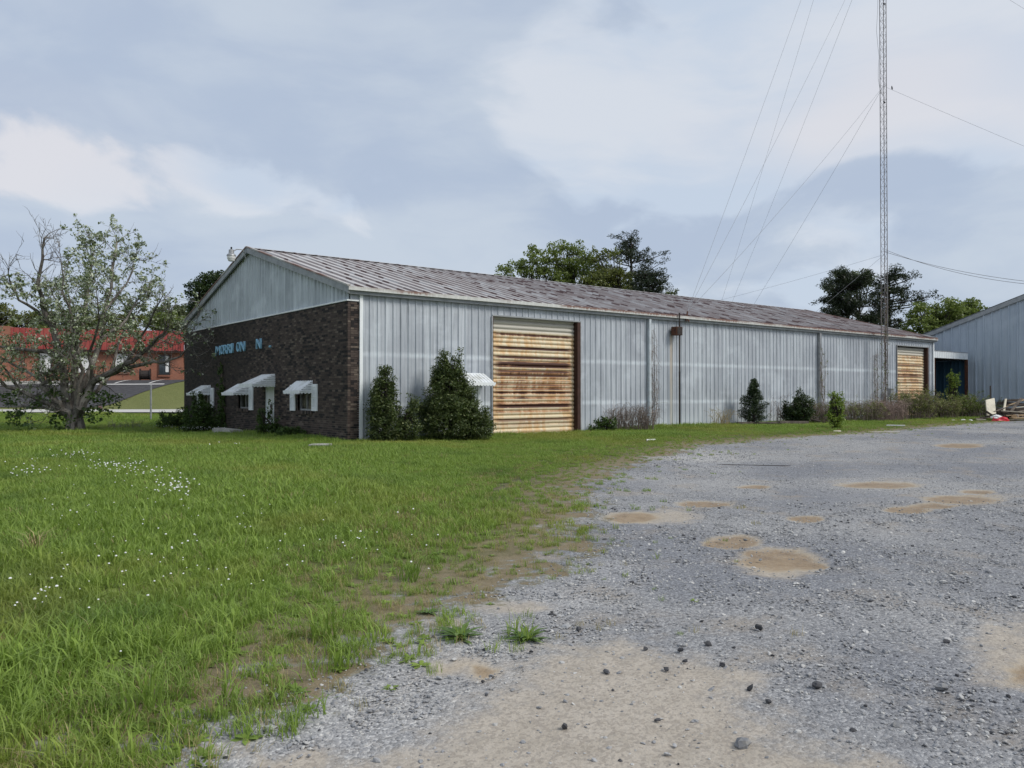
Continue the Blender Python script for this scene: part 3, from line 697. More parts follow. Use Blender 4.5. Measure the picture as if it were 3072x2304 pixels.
def shutter(y0, y1, z0, z1):
    s_ = link('shutter', None, wh); X0 = BX - .006
    MB().box((X0 - .04, y0, z0), (X0, y0 + .05, z1)).box((X0 - .04, y1 - .05, z0), (X0, y1, z1)).box((X0 - .04, y0 + .05, z0), (X0, y1 - .05, z0 + .09)).box((X0 - .04, y0 + .05, z1 - .10), (X0, y1 - .05, z1)).box((X0 - .04, y0 + .05, (z0 + z1) / 2), (X0, y1 - .05, (z0 + z1) / 2 + .06)).box((X0 - .008, y0 + .05, z0 + .09), (X0, y1 - .05, z1 - .1)).build('shutter_frame', 'white_paint', s_)
    n = int((z1 - z0 - .25) / .042); sm = MB().add([(-.034, 0, 0), (-.034, y1 - y0 - .10, 0), (-.012, y1 - y0 - .10, .034), (-.012, 0, .034)], [(0, 1, 2, 3)]).mesh('louvre', 'white_paint')
    for i in range(n):
        zz = z0 + .095 + i * (z1 - z0 - .2) / n
        if (z0 + z1) / 2 - .035 < zz < (z0 + z1) / 2 + .055: continue
        q = link('louvre', sm, s_); q.location = (X0, y0 + .05, zz)
shutter(2.04, 2.44, .88, 1.73); shutter(3.76, 4.17, .86, 1.72)
shutter(7.65, 8.06, .81, 1.66); shutter(12.18, 12.60, .79, 1.66); shutter(13.98, 14.39, .77, 1.62)
def awning(O, U, N, wdt, zt, proj, zf, drop):
    """pressed-metal awning: O on the wall, U along it, N out of it"""
    O, U, N = (np.array(v, float) for v in (O, U, N)); aw = link('awning', None, wh); Z = np.array([0, 0, 1.0])
    n = max(5, int(round(wdt / .13)))
    for i in range(n):                                       # standing-seam pans of the slope
        a, b = wdt * i / n, wdt * (i + 1) / n; vs = []
        for u, h in ((a, .0), (a + .012, .022), (a + .03, .0), (b, .0)):
            vs += [O + U * u + Z * (zt + h), O + U * u + N * proj + Z * (zf + h)]
        MB().add(vs, [(0, 1, 3, 2), (2, 3, 5, 4), (4, 5, 7, 6)]).build('awning_pan', 'awning_top', aw)
    e0 = O + N * (proj + .003)
    MB().add([e0 + U * (-.02) + Z * (zf + .03), e0 + U * (wdt + .02) + Z * (zf + .03), e0 + U * (wdt + .02) + Z * (zf - .02), e0 + U * (-.02) + Z * (zf - .02)], [(0, 1, 2, 3)]).build('front_rail', 'white_paint', aw)
    def valance(P, Dv, ln, z0, dz_):
        m_ = max(8, int(ln / .018)); vs = []
        for i in range(m_ + 1):
            s = ln * i / m_; vs += [P + Dv * s + Z * z0, P + Dv * s + Z * (z0 - dz_ - .016 * math.cos(2 * math.pi * s / .12))]
        return MB().add(vs, [(2 * i, 2 * i + 2, 2 * i + 3, 2 * i + 1) for i in range(m_)])
    valance(e0 - N * .001, U, wdt, zf - .018, drop).build('valance', 'white_paint', aw)
    for u in (0.0, wdt):                                      # louvred cheeks
        rows = max(4, int((zt - zf + .05) / .065)); P = O + U * u
        for i in range(rows):
            z1 = zf + (zt - zf) * i / rows; z2 = z1 + (zt - zf) / rows
            d1 = proj * (1 - i / rows); d2 = proj * (1 - (i + 1) / rows); q = U * (.028 if u > 0 else -.028)
            MB().add([P + Z * z1 + q, P + N * d1 + Z * z1 + q, P + N * (d1 + (d2 - d1) * .78) + Z * (z1 + (z2 - z1) * .78), P + Z * (z1 + (z2 - z1) * .78)], [(0, 1, 2, 3)]).build('cheek_louvre', 'white_paint', aw)
        valance(P, N, proj, zf - .001, drop).build('valance', 'white_paint', aw)
    return aw
bxx = BX - .012
awning((bxx, 5.55, 0), (0, 1, 0), (-1, 0, 0), 1.34, 2.10, .80, 1.74, .075)
awning((bxx, 2.42, 0), (0, 1, 0), (-1, 0, 0), 1.31, 1.84, .44, 1.50, .06)
awning((bxx, 8.05, 0), (0, 1, 0), (-1, 0, 0), 1.33, 1.79, .60, 1.44, .06)
awning((bxx, 12.60, 0), (0, 1, 0), (-1, 0, 0), 1.36, 1.76, .60, 1.42, .06)
awning((3.15, -.06, 0), (1, 0, 0), (0, -1, 0), 1.38, 2.09, .64, 1.76, .055)
# sign letters left on the brick
def letter(ch, y_left, wdt, z, hgt=.37, tilt=0.0):
    cu = bpy.data.curves.new('sign_letter', 'FONT'); cu.body = ch; cu.size = 1.0; cu.extrude = .06; cu.offset = .0; cu.resolution_u = 3
    tmp = bpy.data.objects.new('tmp', cu); COL.objects.link(tmp); bpy.context.view_layer.update()
    me = bpy.data.meshes.new_from_object(tmp.evaluated_get(bpy.context.evaluated_depsgraph_get())); bpy.data.objects.remove(tmp)
    V = np.array([v.co for v in me.vertices]); lo, hi = V.min(0), V.max(0); V = (V - lo) / (hi - lo)
    for v, q in zip(me.vertices, V): v.co = (BX - .004 - q[2] * .06, y_left - q[0] * wdt, z + q[1] * hgt)
    me.materials.clear(); me.materials.append(MATS['letter_blue']); me.update()
    return link('sign_letter', me, wh)
def sy(px): return float(onX(px, 1050, BX)[1])
for ch, a, b, z in (('M', 650.4, 663.9, 2.985), ('O', 665, 674.3, 3.005), ('R', 675, 685, 3.00), ('R', 686, 695.8, 3.01), ('I', 697, 701.6, 3.02), ('O', 712.8, 723, 3.03), ('N', 724.8, 737, 3.03), ('N', 772.5, 786, 3.05)):
    letter(ch, sy(a), sy(a) - sy(b), z)
letter('.', sy(811), .11, 3.05, .075)
# security lamp on the ridge
lamp = empty('security_lamp', 'small galvanised yard lamp on a curved arm at the gable peak', 'lamp')
lp = np.array([-1.06, W / 2 - .12, HR - .24])
MB().tube([(-.49, W / 2 - .05, HR - .42), (-.56, W / 2 - .07, HR - .15), (-.66, W / 2 - .09, HR - .05), (-.85, W / 2 - .1, HR - .06), (lp[0] + .05, lp[1], lp[2] + .08)], .022, 8).build('arm', 'galv', lamp)
MB().lathe(lp + [0, 0, -.02], [(.05, .17), (.09, .15), (.10, .02), (.16, -.03), (.17, -.08)][::-1], 14).build('housing', 'galv', lamp)
MB().lathe(lp + [0, 0, -.02], [(.155, -.082), (.15, -.16), (.11, -.26), (.10, -.27)][::-1], 14).build('refractor', 'white_plastic', lamp)
MB().lathe(lp + [0, 0, .15], [(.03, 0), (.035, .07), (.02, .09)], 8).build('photocell', 'black_plastic', lamp)
# black pole with a rusty switch box, and the guy bracket on the eave
pole = empty('service_pole', 'thin dark iron pole with rusty box near its top, against the steel wall', 'pole')
MB().tube([(14.03, -.32, -.1), (14.03, -.32, 2.3)], .036, 8).build('lower_post', 'dark_iron', pole)
MB().tube([(14.03, -.32, 2.3), (14.03, -.32, 4.66)], .028, 8).build('upper_post', 'dark_iron', pole)
bo = MB().box((13.78, -.40, 3.76), (14.12, -.10, 4.10)).build('switch_box', 'rust_iron', pole)
MB().box((13.80, -.415, 3.78), (14.10, -.402, 4.08)).build('box_lid', 'dark_iron', bo)
for dxx, dz_ in ((.35, .25), (.5, .1), (.42, .02)): MB().tube([(14.12, -.25, 3.9), (14.12 + dxx, -.2, 3.9 + dz_)], .006, 4).build('stray_wire', 'wire', pole)
brk_ = empty('guy_bracket', 'small rusty forked bracket standing on the eave beside the pole', 'bracket')
MB().bar((14.55, -.22, 4.36), (14.72, -.16, 4.78), .05).build('prong', 'rust_iron', brk_)
MB().bar((14.75, -.22, 4.36), (14.55, -.18, 4.60), .04).build('prong', 'rust_iron', brk_)

# ------------------------------------------------------------------ blue building behind, and the covered gap between
bb = empty('blue_building', 'blue-grey ribbed metal building rising behind the far end of the warehouse', 'building')
BXX = 41.15
eL = onX(2778, 1010, BXX); eR = onX(3072, 895, BXX); slope = (eR[2] - eL[2]) / (eL[1] - eR[1]); YR = eL[1] - 9.2; YE = YR - 9.2
def bz(y): return eL[2] + slope * (9.2 - abs(y - YR))
y = YE
while y < eL[1] - .01:
    y1 = min(y + .92, eL[1])
    if y < YR < y1: y1 = YR
    ribbed(y, y1, -.2, lambda u: bz(u) - .02, (BXX, 0, 0), (0, 1, 0), (0, 0, 1), (-1, 0, 0), pitch=.46, hgt=.07, wb=.13, wt=.05).build('wall_panel', 'blue_steel', bb)
    y = y1
for s_ in (1, -1):
    a = (BXX - .09, YR + s_ * 9.35, bz(YR + 9.2) - .02); b = (BXX - .09, YR - s_ * .01, bz(YR) + .07)
    MB().bar(a, b, .10, .24).build('rake_trim', 'trim_grey', bb)
    P0 = np.array([BXX - .12, YR + s_ * 9.4, bz(YR + 9.2) + .03]); V_ = np.array([0, -s_ * 9.4, 9.4 * slope]); ln = np.linalg.norm(V_); V_ /= ln
    ribbed(0, 30, 0, ln, P0 + [0, 0, .10], (1, 0, 0), V_, np.cross((1, 0, 0), V_) * s_ * -1, pitch=.46).build('roof', 'trim_grey', bb)
ribbed(0, 29.8, -.2, bz(eL[1]) - .05, (BXX, eL[1], 0), (1, 0, 0), (0, 0, 1), (0, 1, 0), pitch=.46).build('side_wall', 'blue_steel', bb)
ribbed(0, 29.8, -.2, bz(eL[1]) - .05, (BXX, YE, 0), (1, 0, 0), (0, 0, 1), (0, -1, 0), pitch=.46).build('side_wall', 'blue_steel', bb)
MB().box((BXX + 29.8, YE, -.2), (BXX + 29.85, eL[1], bz(eL[1]))).build('end_wall', 'blue_steel', bb)
gp = empty('covered_passage', 'open covered gap with pale metal header between warehouse and blue building', 'passage')
x = L + .05
while x < BXX - .2:
    x1 = min(x + .92, BXX - .07)
    ribbed(x, x1, 3.48, 3.86, (0, -.04, 0), (1, 0, 0), (0, 0, 1), (0, -1, 0), pitch=.23, hgt=.03).build('header_panel', 'white_paint', gp); x = x1
MB().box((L + .05, -.06, 3.865), (BXX - .05, .9, 3.90)).build('header_cap', 'galv', gp)
MB().box((L + .06, .02, 3.44), (BXX - .05, 13.9, 3.49)).build('passage_roof', 'dark_iron', gp)
MB().box((BXX - .20, -.05, -.1), (BXX - .06, .10, 3.475)).build('post', 'rust_iron', gp)
MB().box((L + .06, -.05, -.1), (L + .16, .10, 3.475)).build('post', 'rust_iron', gp)
ribbed(L + .06, BXX - .05, -.1, 3.43, (0, 13.9, 0), (1, 0, 0), (0, 0, 1), (0, -1, 0)).build('back_panel', 'blue_inner', gp)
y = .12
while y < 13.8:
    ribbed(y, min(y + .92, 13.85), -.1, 3.43, (BXX - .05, 0, 0), (0, 1, 0), (0, 0, 1), (-1, 0, 0), pitch=.46, hgt=.04).build('inner_panel', 'blue_inner', gp); y += .92  # skin over the blue wall, its shade painted in

# ------------------------------------------------------------------ red-roofed brick building on the bank
rb = empty('red_roof_building', 'low orange brick building with red metal fascia across the road', 'building')
RO = dep(529, 1147, 75.0); RU = np.array([-.946, .324, 0]); RN = np.array([-.324, -.946, 0]); RZ = np.array([0, 0, 1.0])   # from its near right corner, leftwards; towards us
def rbx(u0, u1, n0, n1, z0, z1):
    vs = [RO + RU * u + RN * n_ + RZ * z for z in (z0, z1) for n_ in (n0, n1) for u in (u0, u1)]
    return MB().add(vs, [(0, 1, 3, 2), (4, 6, 7, 5), (0, 4, 5, 1), (2, 3, 7, 6), (0, 2, 6, 4), (1, 5, 7, 3)])
rbx(-.6, 34, -14, 0, -1.5, 3.1).build('brick_wall', 'red_brick', rb)
rbx(-5, -.6, -14, -3.2, -1.5, 3.1).build('brick_wing', 'red_brick', rb)
rbx(-.65, 34, .0, .55, 2.75, 2.95).build('soffit', 'brown_trim', rb)
def fascia(u0, u1, n0, n1):
    a = RO + RU * u0 + RN * n0; b = RO + RU * u1 + RN * n1; d = b - a; ln = np.linalg.norm(d[:2]); d = d / ln
    nrm = np.cross(d, RZ); nrm = nrm if nrm @ RN > -.2 else -nrm
    s = 0
    while s < ln - .01:
        e = min(s + .92, ln)
        ribbed(s, e, 2.9, 4.75, a, d, RZ, nrm, pitch=.46, hgt=.05, wb=.06, wt=.04).build('fascia_panel', 'red_metal', rb); s = e
fascia(-.7, 13.4, .6, .6); fascia(16.0, 34, .6, .6)
a = RO + RU * -.7 + RN * .6; b = RO + RU * -5 + RN * -3.0
ribbed(0, np.linalg.norm((b - a)[:2]), 2.9, 4.75, a, (b - a) / np.linalg.norm(b - a), RZ, RN * .8 - RU * .6, pitch=.46, hgt=.05).build('fascia_return', 'red_metal', rb)
rbx(-5, 34, -14, .5, 4.3, 4.4).build('roof', 'asphalt', rb)
rbx(13.4, 16.0, -.5, .75, -1.5, 4.85).build('brick_pier', 'red_brick', rb)
def red_window(px0, px1, z0, z1, m_, curtain=False):
    def uu(px):
        lo, hi = -5., 40.
        for _ in range(40):
            m = (lo + hi) / 2; d = RO + RU * m - CAM; q = 1536 + FPX * (d @ RT) / (d @ FW)
            if q > px: lo = m
            else: hi = m
        return lo
    u1, u0 = uu(px0), uu(px1); wn = link('window', None, rb)
    rbx(u0, u1, .02, .05, z0, z1).build('pane', m_, wn)
    f_ = MB()
    for q in (rbx(u0 - .09, u0, .01, .12, z0 - .09, z1 + .09), rbx(u1, u1 + .09, .01, .12, z0 - .09, z1 + .09), rbx(u0, u1, .01, .12, z1, z1 + .09), rbx(u0, u1, .01, .12, z0 - .09, z0)): f_.add(q.v, q.f)
    f_.build('window_frame', 'brown_trim', wn)
    if curtain: rbx(u0 + .05, u0 + (u1 - u0) * .38, .052, .06, z0 + .2, z1 - .05).build('curtain', 'white_plastic', wn)
    rbx(u0 - .1, u1 + .1, .01, .14, z0 - .22, z0 - .10).build('window_sill', 'red_brick', wn)
red_window(119, 154, .85, 2.6, 'white_plastic'); red_window(236, 270, .85, 2.6, 'white_plastic')
red_window(346, 385, 1.0, 2.6, 'white_plastic'); red_window(478, 508, .75, 2.5, 'glass_dark', True); red_window(0, 28, .8, 2.5, 'glass_dark')
tag(rbx(-4, 34, .8, 2.0, -.35, .03).build('walkway_kerb', 'road_concrete'), 'pale raised concrete walk along the red-roofed building', None, None, 'structure')
reel = empty('hose_reel', 'black reel standing by the orange brick wall beside the dark window', 'reel')
rp = RO + RU * 2.55 + RN * 1.2 + RZ * .03
for s_ in (-.42, .42):
    c_ = rp + RU * s_ + RZ * .62; vs = [c_ + (RN * math.cos(a) + RZ * math.sin(a)) * .58 + RU * q for q in (-.04, .04) for a in np.linspace(0, 2 * math.pi, 17)[:-1]]
    MB().add(vs, [tuple(range(16)), tuple(range(31, 15, -1))] + [(i, 16 + i, 16 + (i + 1) % 16, (i + 1) % 16) for i in range(16)]).build('flange', 'black_plastic', reel)
MB().tube([rp + RU * -.4 + RZ * .62, rp + RU * .4 + RZ * .62], .42, 14).build('drum', 'dark_iron', reel)
MB().bar(rp + RU * -.55 - RN * .4 + RZ * .02, rp + RU * .55 - RN * .4 + RZ * .02, .08).bar(rp + RU * -.55 + RN * .4 + RZ * .02, rp + RU * .55 + RN * .4 + RZ * .02, .08).build('stand', 'dark_iron', reel)
# fence post, yard sign
pp = CL(43.0, (453 - 1536) / FPX * 43.0)
po = empty('metal_post', 'slim grey metal post in the grass left of the brick front', 'post')
MB().tube([pp + [0, 0, -.2], pp + [0, 0, 1.84]], .05, 8).build('shaft', 'galv', po); MB().lathe(pp + [0, 0, 1.83], [(.056, 0), (.056, .05), (.02, .07)], 8).build('cap', 'galv', po)
sp = CL(48.0, (306 - 1536) / FPX * 48.0)
ys_ = empty('yard_sign', 'small dark rectangular sign tilted beside the road behind the tree', 'sign')
up_ = Vector((RT * -.22)) + Vector((0, 0, 1)); up_.normalize(); rt_ = Vector(RT); fw_ = Vector((FW[0], FW[1], 0))
def sgn(a, b, c_, d_, off):
    o_ = Vector(sp) + fw_ * off; vs = []
    for q in (0, .03): vs += [o_ + fw_ * q + rt_ * a + up_ * c_, o_ + fw_ * q + rt_ * b + up_ * c_, o_ + fw_ * q + rt_ * b + up_ * d_, o_ + fw_ * q + rt_ * a + up_ * d_]
    return MB().add(vs, [(0, 1, 2, 3), (7, 6, 5, 4), (0, 4, 5, 1), (1, 5, 6, 2), (2, 6, 7, 3), (3, 7, 4, 0)])
sgn(-.13, .13, .20, .66, 0).build('board', 'sign_grey', ys_); sgn(-.08, .08, .42, .56, -.005).build('print', 'sign_print', ys_)
sgn(-.12, -.10, -.15, .20, .0).build('stake', 'dark_iron', ys_); sgn(.10, .12, -.15, .20, .0).build('stake', 'dark_iron', ys_)

# ------------------------------------------------------------------ radio tower with guys
TW = onY(2654.5, 1100, -.75); TX, TY = TW[0], TW[1]; TB = float(terrain(TX, TY)); TH = 34.5
tw = empty('radio_tower', 'slender three-legged lattice radio mast rising beside the warehouse wall', 'tower')
legs = [np.array([TX + .175 * math.cos(a), TY + .175 * math.sin(a)]) for a in (R(142), R(262), R(22))]
for l_ in legs: MB().tube([(*l_, TB - .1), (*l_, TH)], .019, 6).build('leg', 'tower_steel', tw)
nsec = int(TH / 3.0)
for s_ in range(nsec):                                   # one bracing piece per three-metre section
    mb = MB()
    for i in range(8):
        z = TB + .05 + s_ * 3.0 + i * .375
        for a, b in ((0, 1), (1, 2), (2, 0)):
            mb.tube([(*legs[a], z), (*legs[b], z)], .007, 3, False)
            p_, q_ = (a, b) if i % 2 else (b, a)
            mb.tube([(*legs[p_], z), (*legs[q_], z + .375)], .007, 3, False)
    mb.build('bracing', 'tower_steel', tw)
def catenary(a, b, sag, n=24): a, b = np.array(a, float), np.array(b, float); return [a + (b - a) * i / n - np.array([0, 0, sag * 4 * (i / n) * (1 - i / n)]) for i in range(n + 1)]
A1 = (14.68, -.17, 4.74); A2 = CL(43 + 30, 20.6 - 4.6); A3 = np.array([TX + 17, TY - 26, 0.1])
for hgt, an, sg in ((8.6, A2, .35), (8.6, (20.5, W + .2, HE + .1), .3), (17.35, A1, .25), (17.35, A2, .4), (17.35, A3, .4), (26.0, A1, .3), (26.0, A2, .5), (26.0, A3, .5), (34.0, A1, .3), (34.0, A2, .6)):
    MB().tube(catenary((TX, TY, hgt), an, sg), .0065, 4, False).build('guy_wire', 'wire', tw)
for dz_ in (0, .12):
    e_ = dep(3400, 862 - dz_ * 60, 33.0); MB().tube(catenary((TX, TY, 8.75 + dz_), e_, .45 + dz_ * 2), .010, 5, False).build('service_cable', 'tower_steel', tw)
cb = [(1308, -40), (1306, 60), (1299, 190), (1308, 290), (1315, 350), (1310, 430), (1310, 490), (1320, 550), (1338, 590)]
MB().tube([onY(2000 + .4846 * x_, .4846 * y_, TY) for x_, y_ in cb], .010, 5, False).build('loose_cable', 'wire', tw)

def bird(name, label, p, heading, s=1.0):
    b = empty(name, label, 'bird', 'birds perched on the radio mast')
    mb = MB(); c, s2 = math.cos(heading), math.sin(heading)
    prof = [(-.20, .012, -.05), (-.10, .03, -.015), (-.03, .055, .03), (.04, .058, .075), (.09, .042, .12), (.115, .036, .15), (.145, .034, .17), (.17, .02, .172), (.205, .004, .165)]
    pts = [np.array(p) + np.array([u * c, u * s2, z_]) * s for u, r_, z_ in prof]
    mb.tube(pts, [r_ * s for _, r_, _ in prof], 8).build('body', 'bird_dark', b, True)
    for k_ in (-1, 1):
        n_ = np.array([-s2, c, 0]) * .052 * k_ * s
        MB().add([np.array(p) + n_ + np.array([u * c, u * s2, z_]) * s for u, z_ in ((.07, .11), (.02, .03), (-.17, -.035), (-.06, .06))], [(0, 1, 2, 3)]).build('wing', 'bird_dark', b)
        MB().tube([np.array(p) + n_ * .4 + np.array([.02 * c, .02 * s2, .0]) * s, np.array(p) + n_ * .4 + np.array([.02 * c, .02 * s2, -.05]) * s], .005, 4).build('leg', 'bird_dark', b)
def on_tower(px, py): return onY(px, py, TY - .18)
bird('bird', 'dark bird perched highest on the mast near the top of the picture', on_tower(2653, 14), R(60), .7)
bird('bird', 'dark bird perched on the mast where the middle guy wires meet', on_tower(2653, 309), R(50), .7)
gd = np.array(catenary((TX, TY, 17.35), A3, .4)[1]) * .0 + np.array((TX, TY, 17.35)) + (np.array(A3) - np.array((TX, TY, 17.35))) * .013
bird('bird', 'dark bird perched out on the guy wire beside the mast', gd + [0, 0, .04], R(200), .6)
# distant utility wires on the left
uw = MB(); 
o_ = tag(MB().tube(catenary(dep(-300, 735, 60), dep(760, 925, 62), .5), .016, 4, False).build('utility_wire', 'wire'), 'upper thin utility wire crossing the sky behind the left tree', 'wire', 'utility wires at the left')
o_ = tag(MB().tube(catenary(dep(-200, 800, 64), dep(800, 1040, 66), .6), .014, 4, False).build('utility_wire', 'wire'), 'lower thin utility wire passing behind the left tree', 'wire', 'utility wires at the left')

# ------------------------------------------------------------------ plants
def leaf_cloud(C, size, squash=.55, jitter=.3, up=.35, seed=0):
    """one rhombic, slightly folded leaf per centre"""
    g = np.random.default_rng(seed); n = len(C)
    nrm = g.normal(size=(n, 3)); nrm[:, 2] = np.abs(nrm[:, 2]) + up; nrm /= np.linalg.norm(nrm, axis=1)[:, None]
    a = g.normal(size=(n, 3)); a -= (a * nrm).sum(1)[:, None] * nrm; a /= np.linalg.norm(a, axis=1)[:, None]; b = np.cross(nrm, a)
    s = size * (1 + g.uniform(-jitter, jitter, n))[:, None]
    V = np.stack([C - a * s * .5, C + b * s * .5 * squash + nrm * s * .10, C + a * s * .5 - nrm * s * .08, C - b * s * .5 * squash + nrm * s * .10], 1).reshape(-1, 3)
    return V, np.arange(4 * n).reshape(n, 4)
def ball(g, n, r): 
    v = g.normal(size=(n, 3)); v /= np.linalg.norm(v, axis=1)[:, None]; return v * (g.uniform(0, 1, n) ** (1 / 2.2))[:, None] * np.array(r)
def crown_tree(name, label, base, top, blobs, nleaf, lsize, lm, trunk_r, seed, bm_='bark_dark', group=None, clump=.55, per=34, squash=.6):
    """blobs: (dx across view, dz height, dy along view, rx, rz, ry); clumps ride on limbs that leave the trunk"""
    g = np.random.default_rng(seed); base = np.array(base, float); o = empty(name, label, 'tree', group)
    trunk = MB(); lean = g.normal(0, .25, 2)
    tp = [base + np.array([lean[0] * f, lean[1] * f, top * f]) + g.normal(0, .06, 3) * (f > 0) for f in (-.02, .15, .35, .55, .75, .92)]
    trunk.tube(tp, [trunk_r * q for q in (1.25, 1, .8, .6, .38, .12)], 8)
    vol = np.array([b[3] * b[4] * b[5] for b in blobs]); nc = max(6, int(nleaf / per)); cs = []
    for b, v in zip(blobs, vol / vol.sum()):
        k = max(3, int(round(nc * v))); d = g.normal(size=(k, 3)); d /= np.linalg.norm(d, axis=1)[:, None]
        rr = g.uniform(.35, 1.0, k) ** .6; q = d * rr[:, None] * np.array([b[3], b[5], b[4]])
        ctr = base + RT * b[0] + np.array([FW[0], FW[1], 0]) * b[2] + np.array([0, 0, b[1]])
        cc = ctr + RT * q[:, :1] + np.array([FW[0], FW[1], 0]) * q[:, 1:2] + np.array([0, 0, 1.0]) * q[:, 2:]
        cs.append(cc)
        for c_ in cc[:: max(1, len(cc) // 22)]:
            f = np.clip((c_[2] - base[2]) / top - .22, .12, .85); s0 = base + np.array([lean[0] * f, lean[1] * f, top * f])
            mid = (s0 + c_) / 2 + g.normal(0, .15, 3) * top * .05 - [0, 0, .04 * top]; w_ = trunk_r * (.38 - .3 * f) + .02
            trunk.tube([s0, mid, c_], [w_, w_ * .6, w_ * .18], 5, False)
    trunk.build('trunk', bm_, o)
    cs = np.vstack(cs); P = []
    for c_ in cs: P.append(c_ + ball(g, per, (clump * g.uniform(.7, 1.3), clump * g.uniform(.7, 1.3), clump * g.uniform(.45, .8))))
    V, F = leaf_cloud(np.vstack(P), lsize, squash, .35, .4, seed)
    link('crown', np_mesh('crown', V, F, lm), o)
    return o
def far_tree(name, label, px, D, ytop, blobs, n, ls, lm, tr, seed, **k):
    """blobs in photograph pixels: (px, py, rx, ry)"""
    b = CL(D, (px - 1536) / FPX * D); s = D / FPX
    zt = CAM[2] + (1178 - ytop) * s - b[2]
    g = np.random.default_rng(seed)
    bl = [((x - px) * s, CAM[2] + (1178 - y) * s - b[2], g.uniform(-.5, .5) * rx * s, rx * s, ry * s, min(rx, 130) * s * .9) for x, y, rx, ry in blobs]
    return crown_tree(name, label, b, zt, bl, n, ls, lm, tr, seed, **k)
GT = 'trees beyond the warehouse roof'
far_tree('broadleaf_tree', 'loose green broadleaf tree above the roof, leftmost of the rooftop clump', 1600, 82, 770, [(1540, 830, 70, 45), (1600, 790, 60, 50), (1650, 850, 70, 50), (1500, 845, 35, 22)], 5600, .25, 'leaf_broad', .28, 11, group=GT)
far_tree('broadleaf_tree', 'tall full green broadleaf tree in the middle of the rooftop clump', 1720, 84, 725, [(1700, 770, 75, 45), (1730, 740, 45, 28), (1760, 830, 75, 70), (1680, 820, 55, 45), (1640, 800, 40, 25)], 7400, .25, 'leaf_broad', .32, 12, group=GT)
far_tree('broadleaf_tree', 'olive green bushy tree above the roof just before the pine', 1840, 80, 745, [(1800, 765, 40, 26), (1840, 840, 75, 50), (1870, 880, 60, 30), (1790, 850, 55, 40), (1845, 770, 25, 25)], 6000, .25, 'leaf_olive', .25, 13, group=GT)
def pine(name, label, px, D, ytop, ybot, half, n, seed, group=GT):
    """whorls of upswept limbs carrying flat needle clouds"""
    g = np.random.default_rng(seed); b = CL(D, (px - 1536) / FPX * D); s = D / FPX; zt = CAM[2] + (1178 - ytop) * s; zb = CAM[2] + (1178 - ybot) * s
    o = empty(name, label, 'tree', group); mb = MB(); P = []
    mb.tube([b + [0, 0, -.2], (b[0] + .2, b[1], (b[2] + zb) / 2), (b[0], b[1] + .1, zb), (b[0], b[1], zt)], [.34, .28, .22, .04], 8)
    nb = 46
    for i in range(nb):
        f = i / (nb - 1); z = zb + (zt - zb) * f; a = g.uniform(0, 2 * math.pi)
        ln = half * s * (math.sin(math.pi * (.22 + f * .62)) ** .8) * g.uniform(.5, 1.1)
        d = np.array([math.cos(a), math.sin(a), 0]); e = np.array([b[0], b[1], z]) + d * ln + [0, 0, ln * g.uniform(.05, .35)]
        m_ = np.array([b[0], b[1], z]) + d * ln * .5; mb.tube([(b[0], b[1], z - .2), m_, e], [.07, .05, .02], 5, False)
        for q in np.linspace(.35, 1, 5):
            c_ = np.array([b[0], b[1], z]) * (1 - q) + e * q
            for _ in range(max(1, int(n / nb / 5 / 40))): P.append(c_ + g.normal(0, .28, 3) + ball(g, 40, (.55, .55, .28)))
    mb.build('trunk', 'bark_dark', o)
    V, F = leaf_cloud(np.vstack(P), .24, .3, .4, .2, seed); link('crown', np_mesh('crown', V, F, 'needle'), o)
pine('pine_tree', 'dark pine standing highest at the end of the rooftop clump', 1895, 84, 718, 930, 108, 13500, 21)
pine('pine_tree', 'low dark pine filling the slope under the rooftop pine', 1945, 76, 820, 960, 68, 7000, 22)
pine('pine_tree', 'broad dark pine left of the radio mast', 2545, 74, 822, 1010, 118, 19000, 23)
pine('pine_tree', 'dark pine directly behind the radio mast', 2670, 76, 826, 1010, 105, 18000, 24)
far_tree('broadleaf_tree', 'pale feathery tree peeping over the broad pine', 2580, 84, 812, [(2540, 840, 40, 22), (2600, 835, 25, 25), (2500, 860, 25, 20)], 1500, .24, 'leaf_haze', .15, 25, group=GT)
far_tree('broadleaf_tree', 'rounded green tree between the mast and the blue building', 2790, 70, 900, [(2770, 940, 50, 35), (2830, 930, 60, 30), (2760, 985, 60, 35), (2850, 970, 70, 35)], 7500, .24, 'leaf_broad', .24, 26, group=GT)
far_tree('broadleaf_tree', 'green tree rising just over the blue building eave', 2920, 74, 893, [(2925, 925, 40, 28), (2890, 955, 50, 30), (2950, 960, 50, 30)], 5000, .24, 'leaf_broad', .2, 27, group=GT)
far_tree('sapling_tree', 'thin pale sapling tip showing over the roof right of the pines', 2022, 70, 868, [(2010, 882, 10, 9), (2028, 878, 8, 12)], 160, .22, 'leaf_haze', .06, 28, group=GT, clump=.2, per=12)
GL = 'trees behind the red-roofed building'
far_tree('evergreen_tree', 'dense dark green tree beside the brick gable', 640, 76, 800, [(640, 850, 55, 45), (610, 880, 45, 45), (660, 900, 50, 50), (600, 920, 40, 40)], 9000, .24, 'leaf_dark', .3, 31, group=GL)
far_tree('broadleaf_tree', 'hazy olive tree low behind the red fascia near the gable', 520, 104, 900, [(520, 935, 50, 30), (480, 960, 50, 30), (560, 960, 45, 35)], 5000, .32, 'leaf_haze', .25, 32, group=GL)
far_tree('broadleaf_tree', 'dense green tree above the red fascia corner', 500, 96, 940, [(500, 970, 65, 30), (560, 975, 40, 25)], 4200, .30, 'leaf_broad', .25, 33, group=GL)
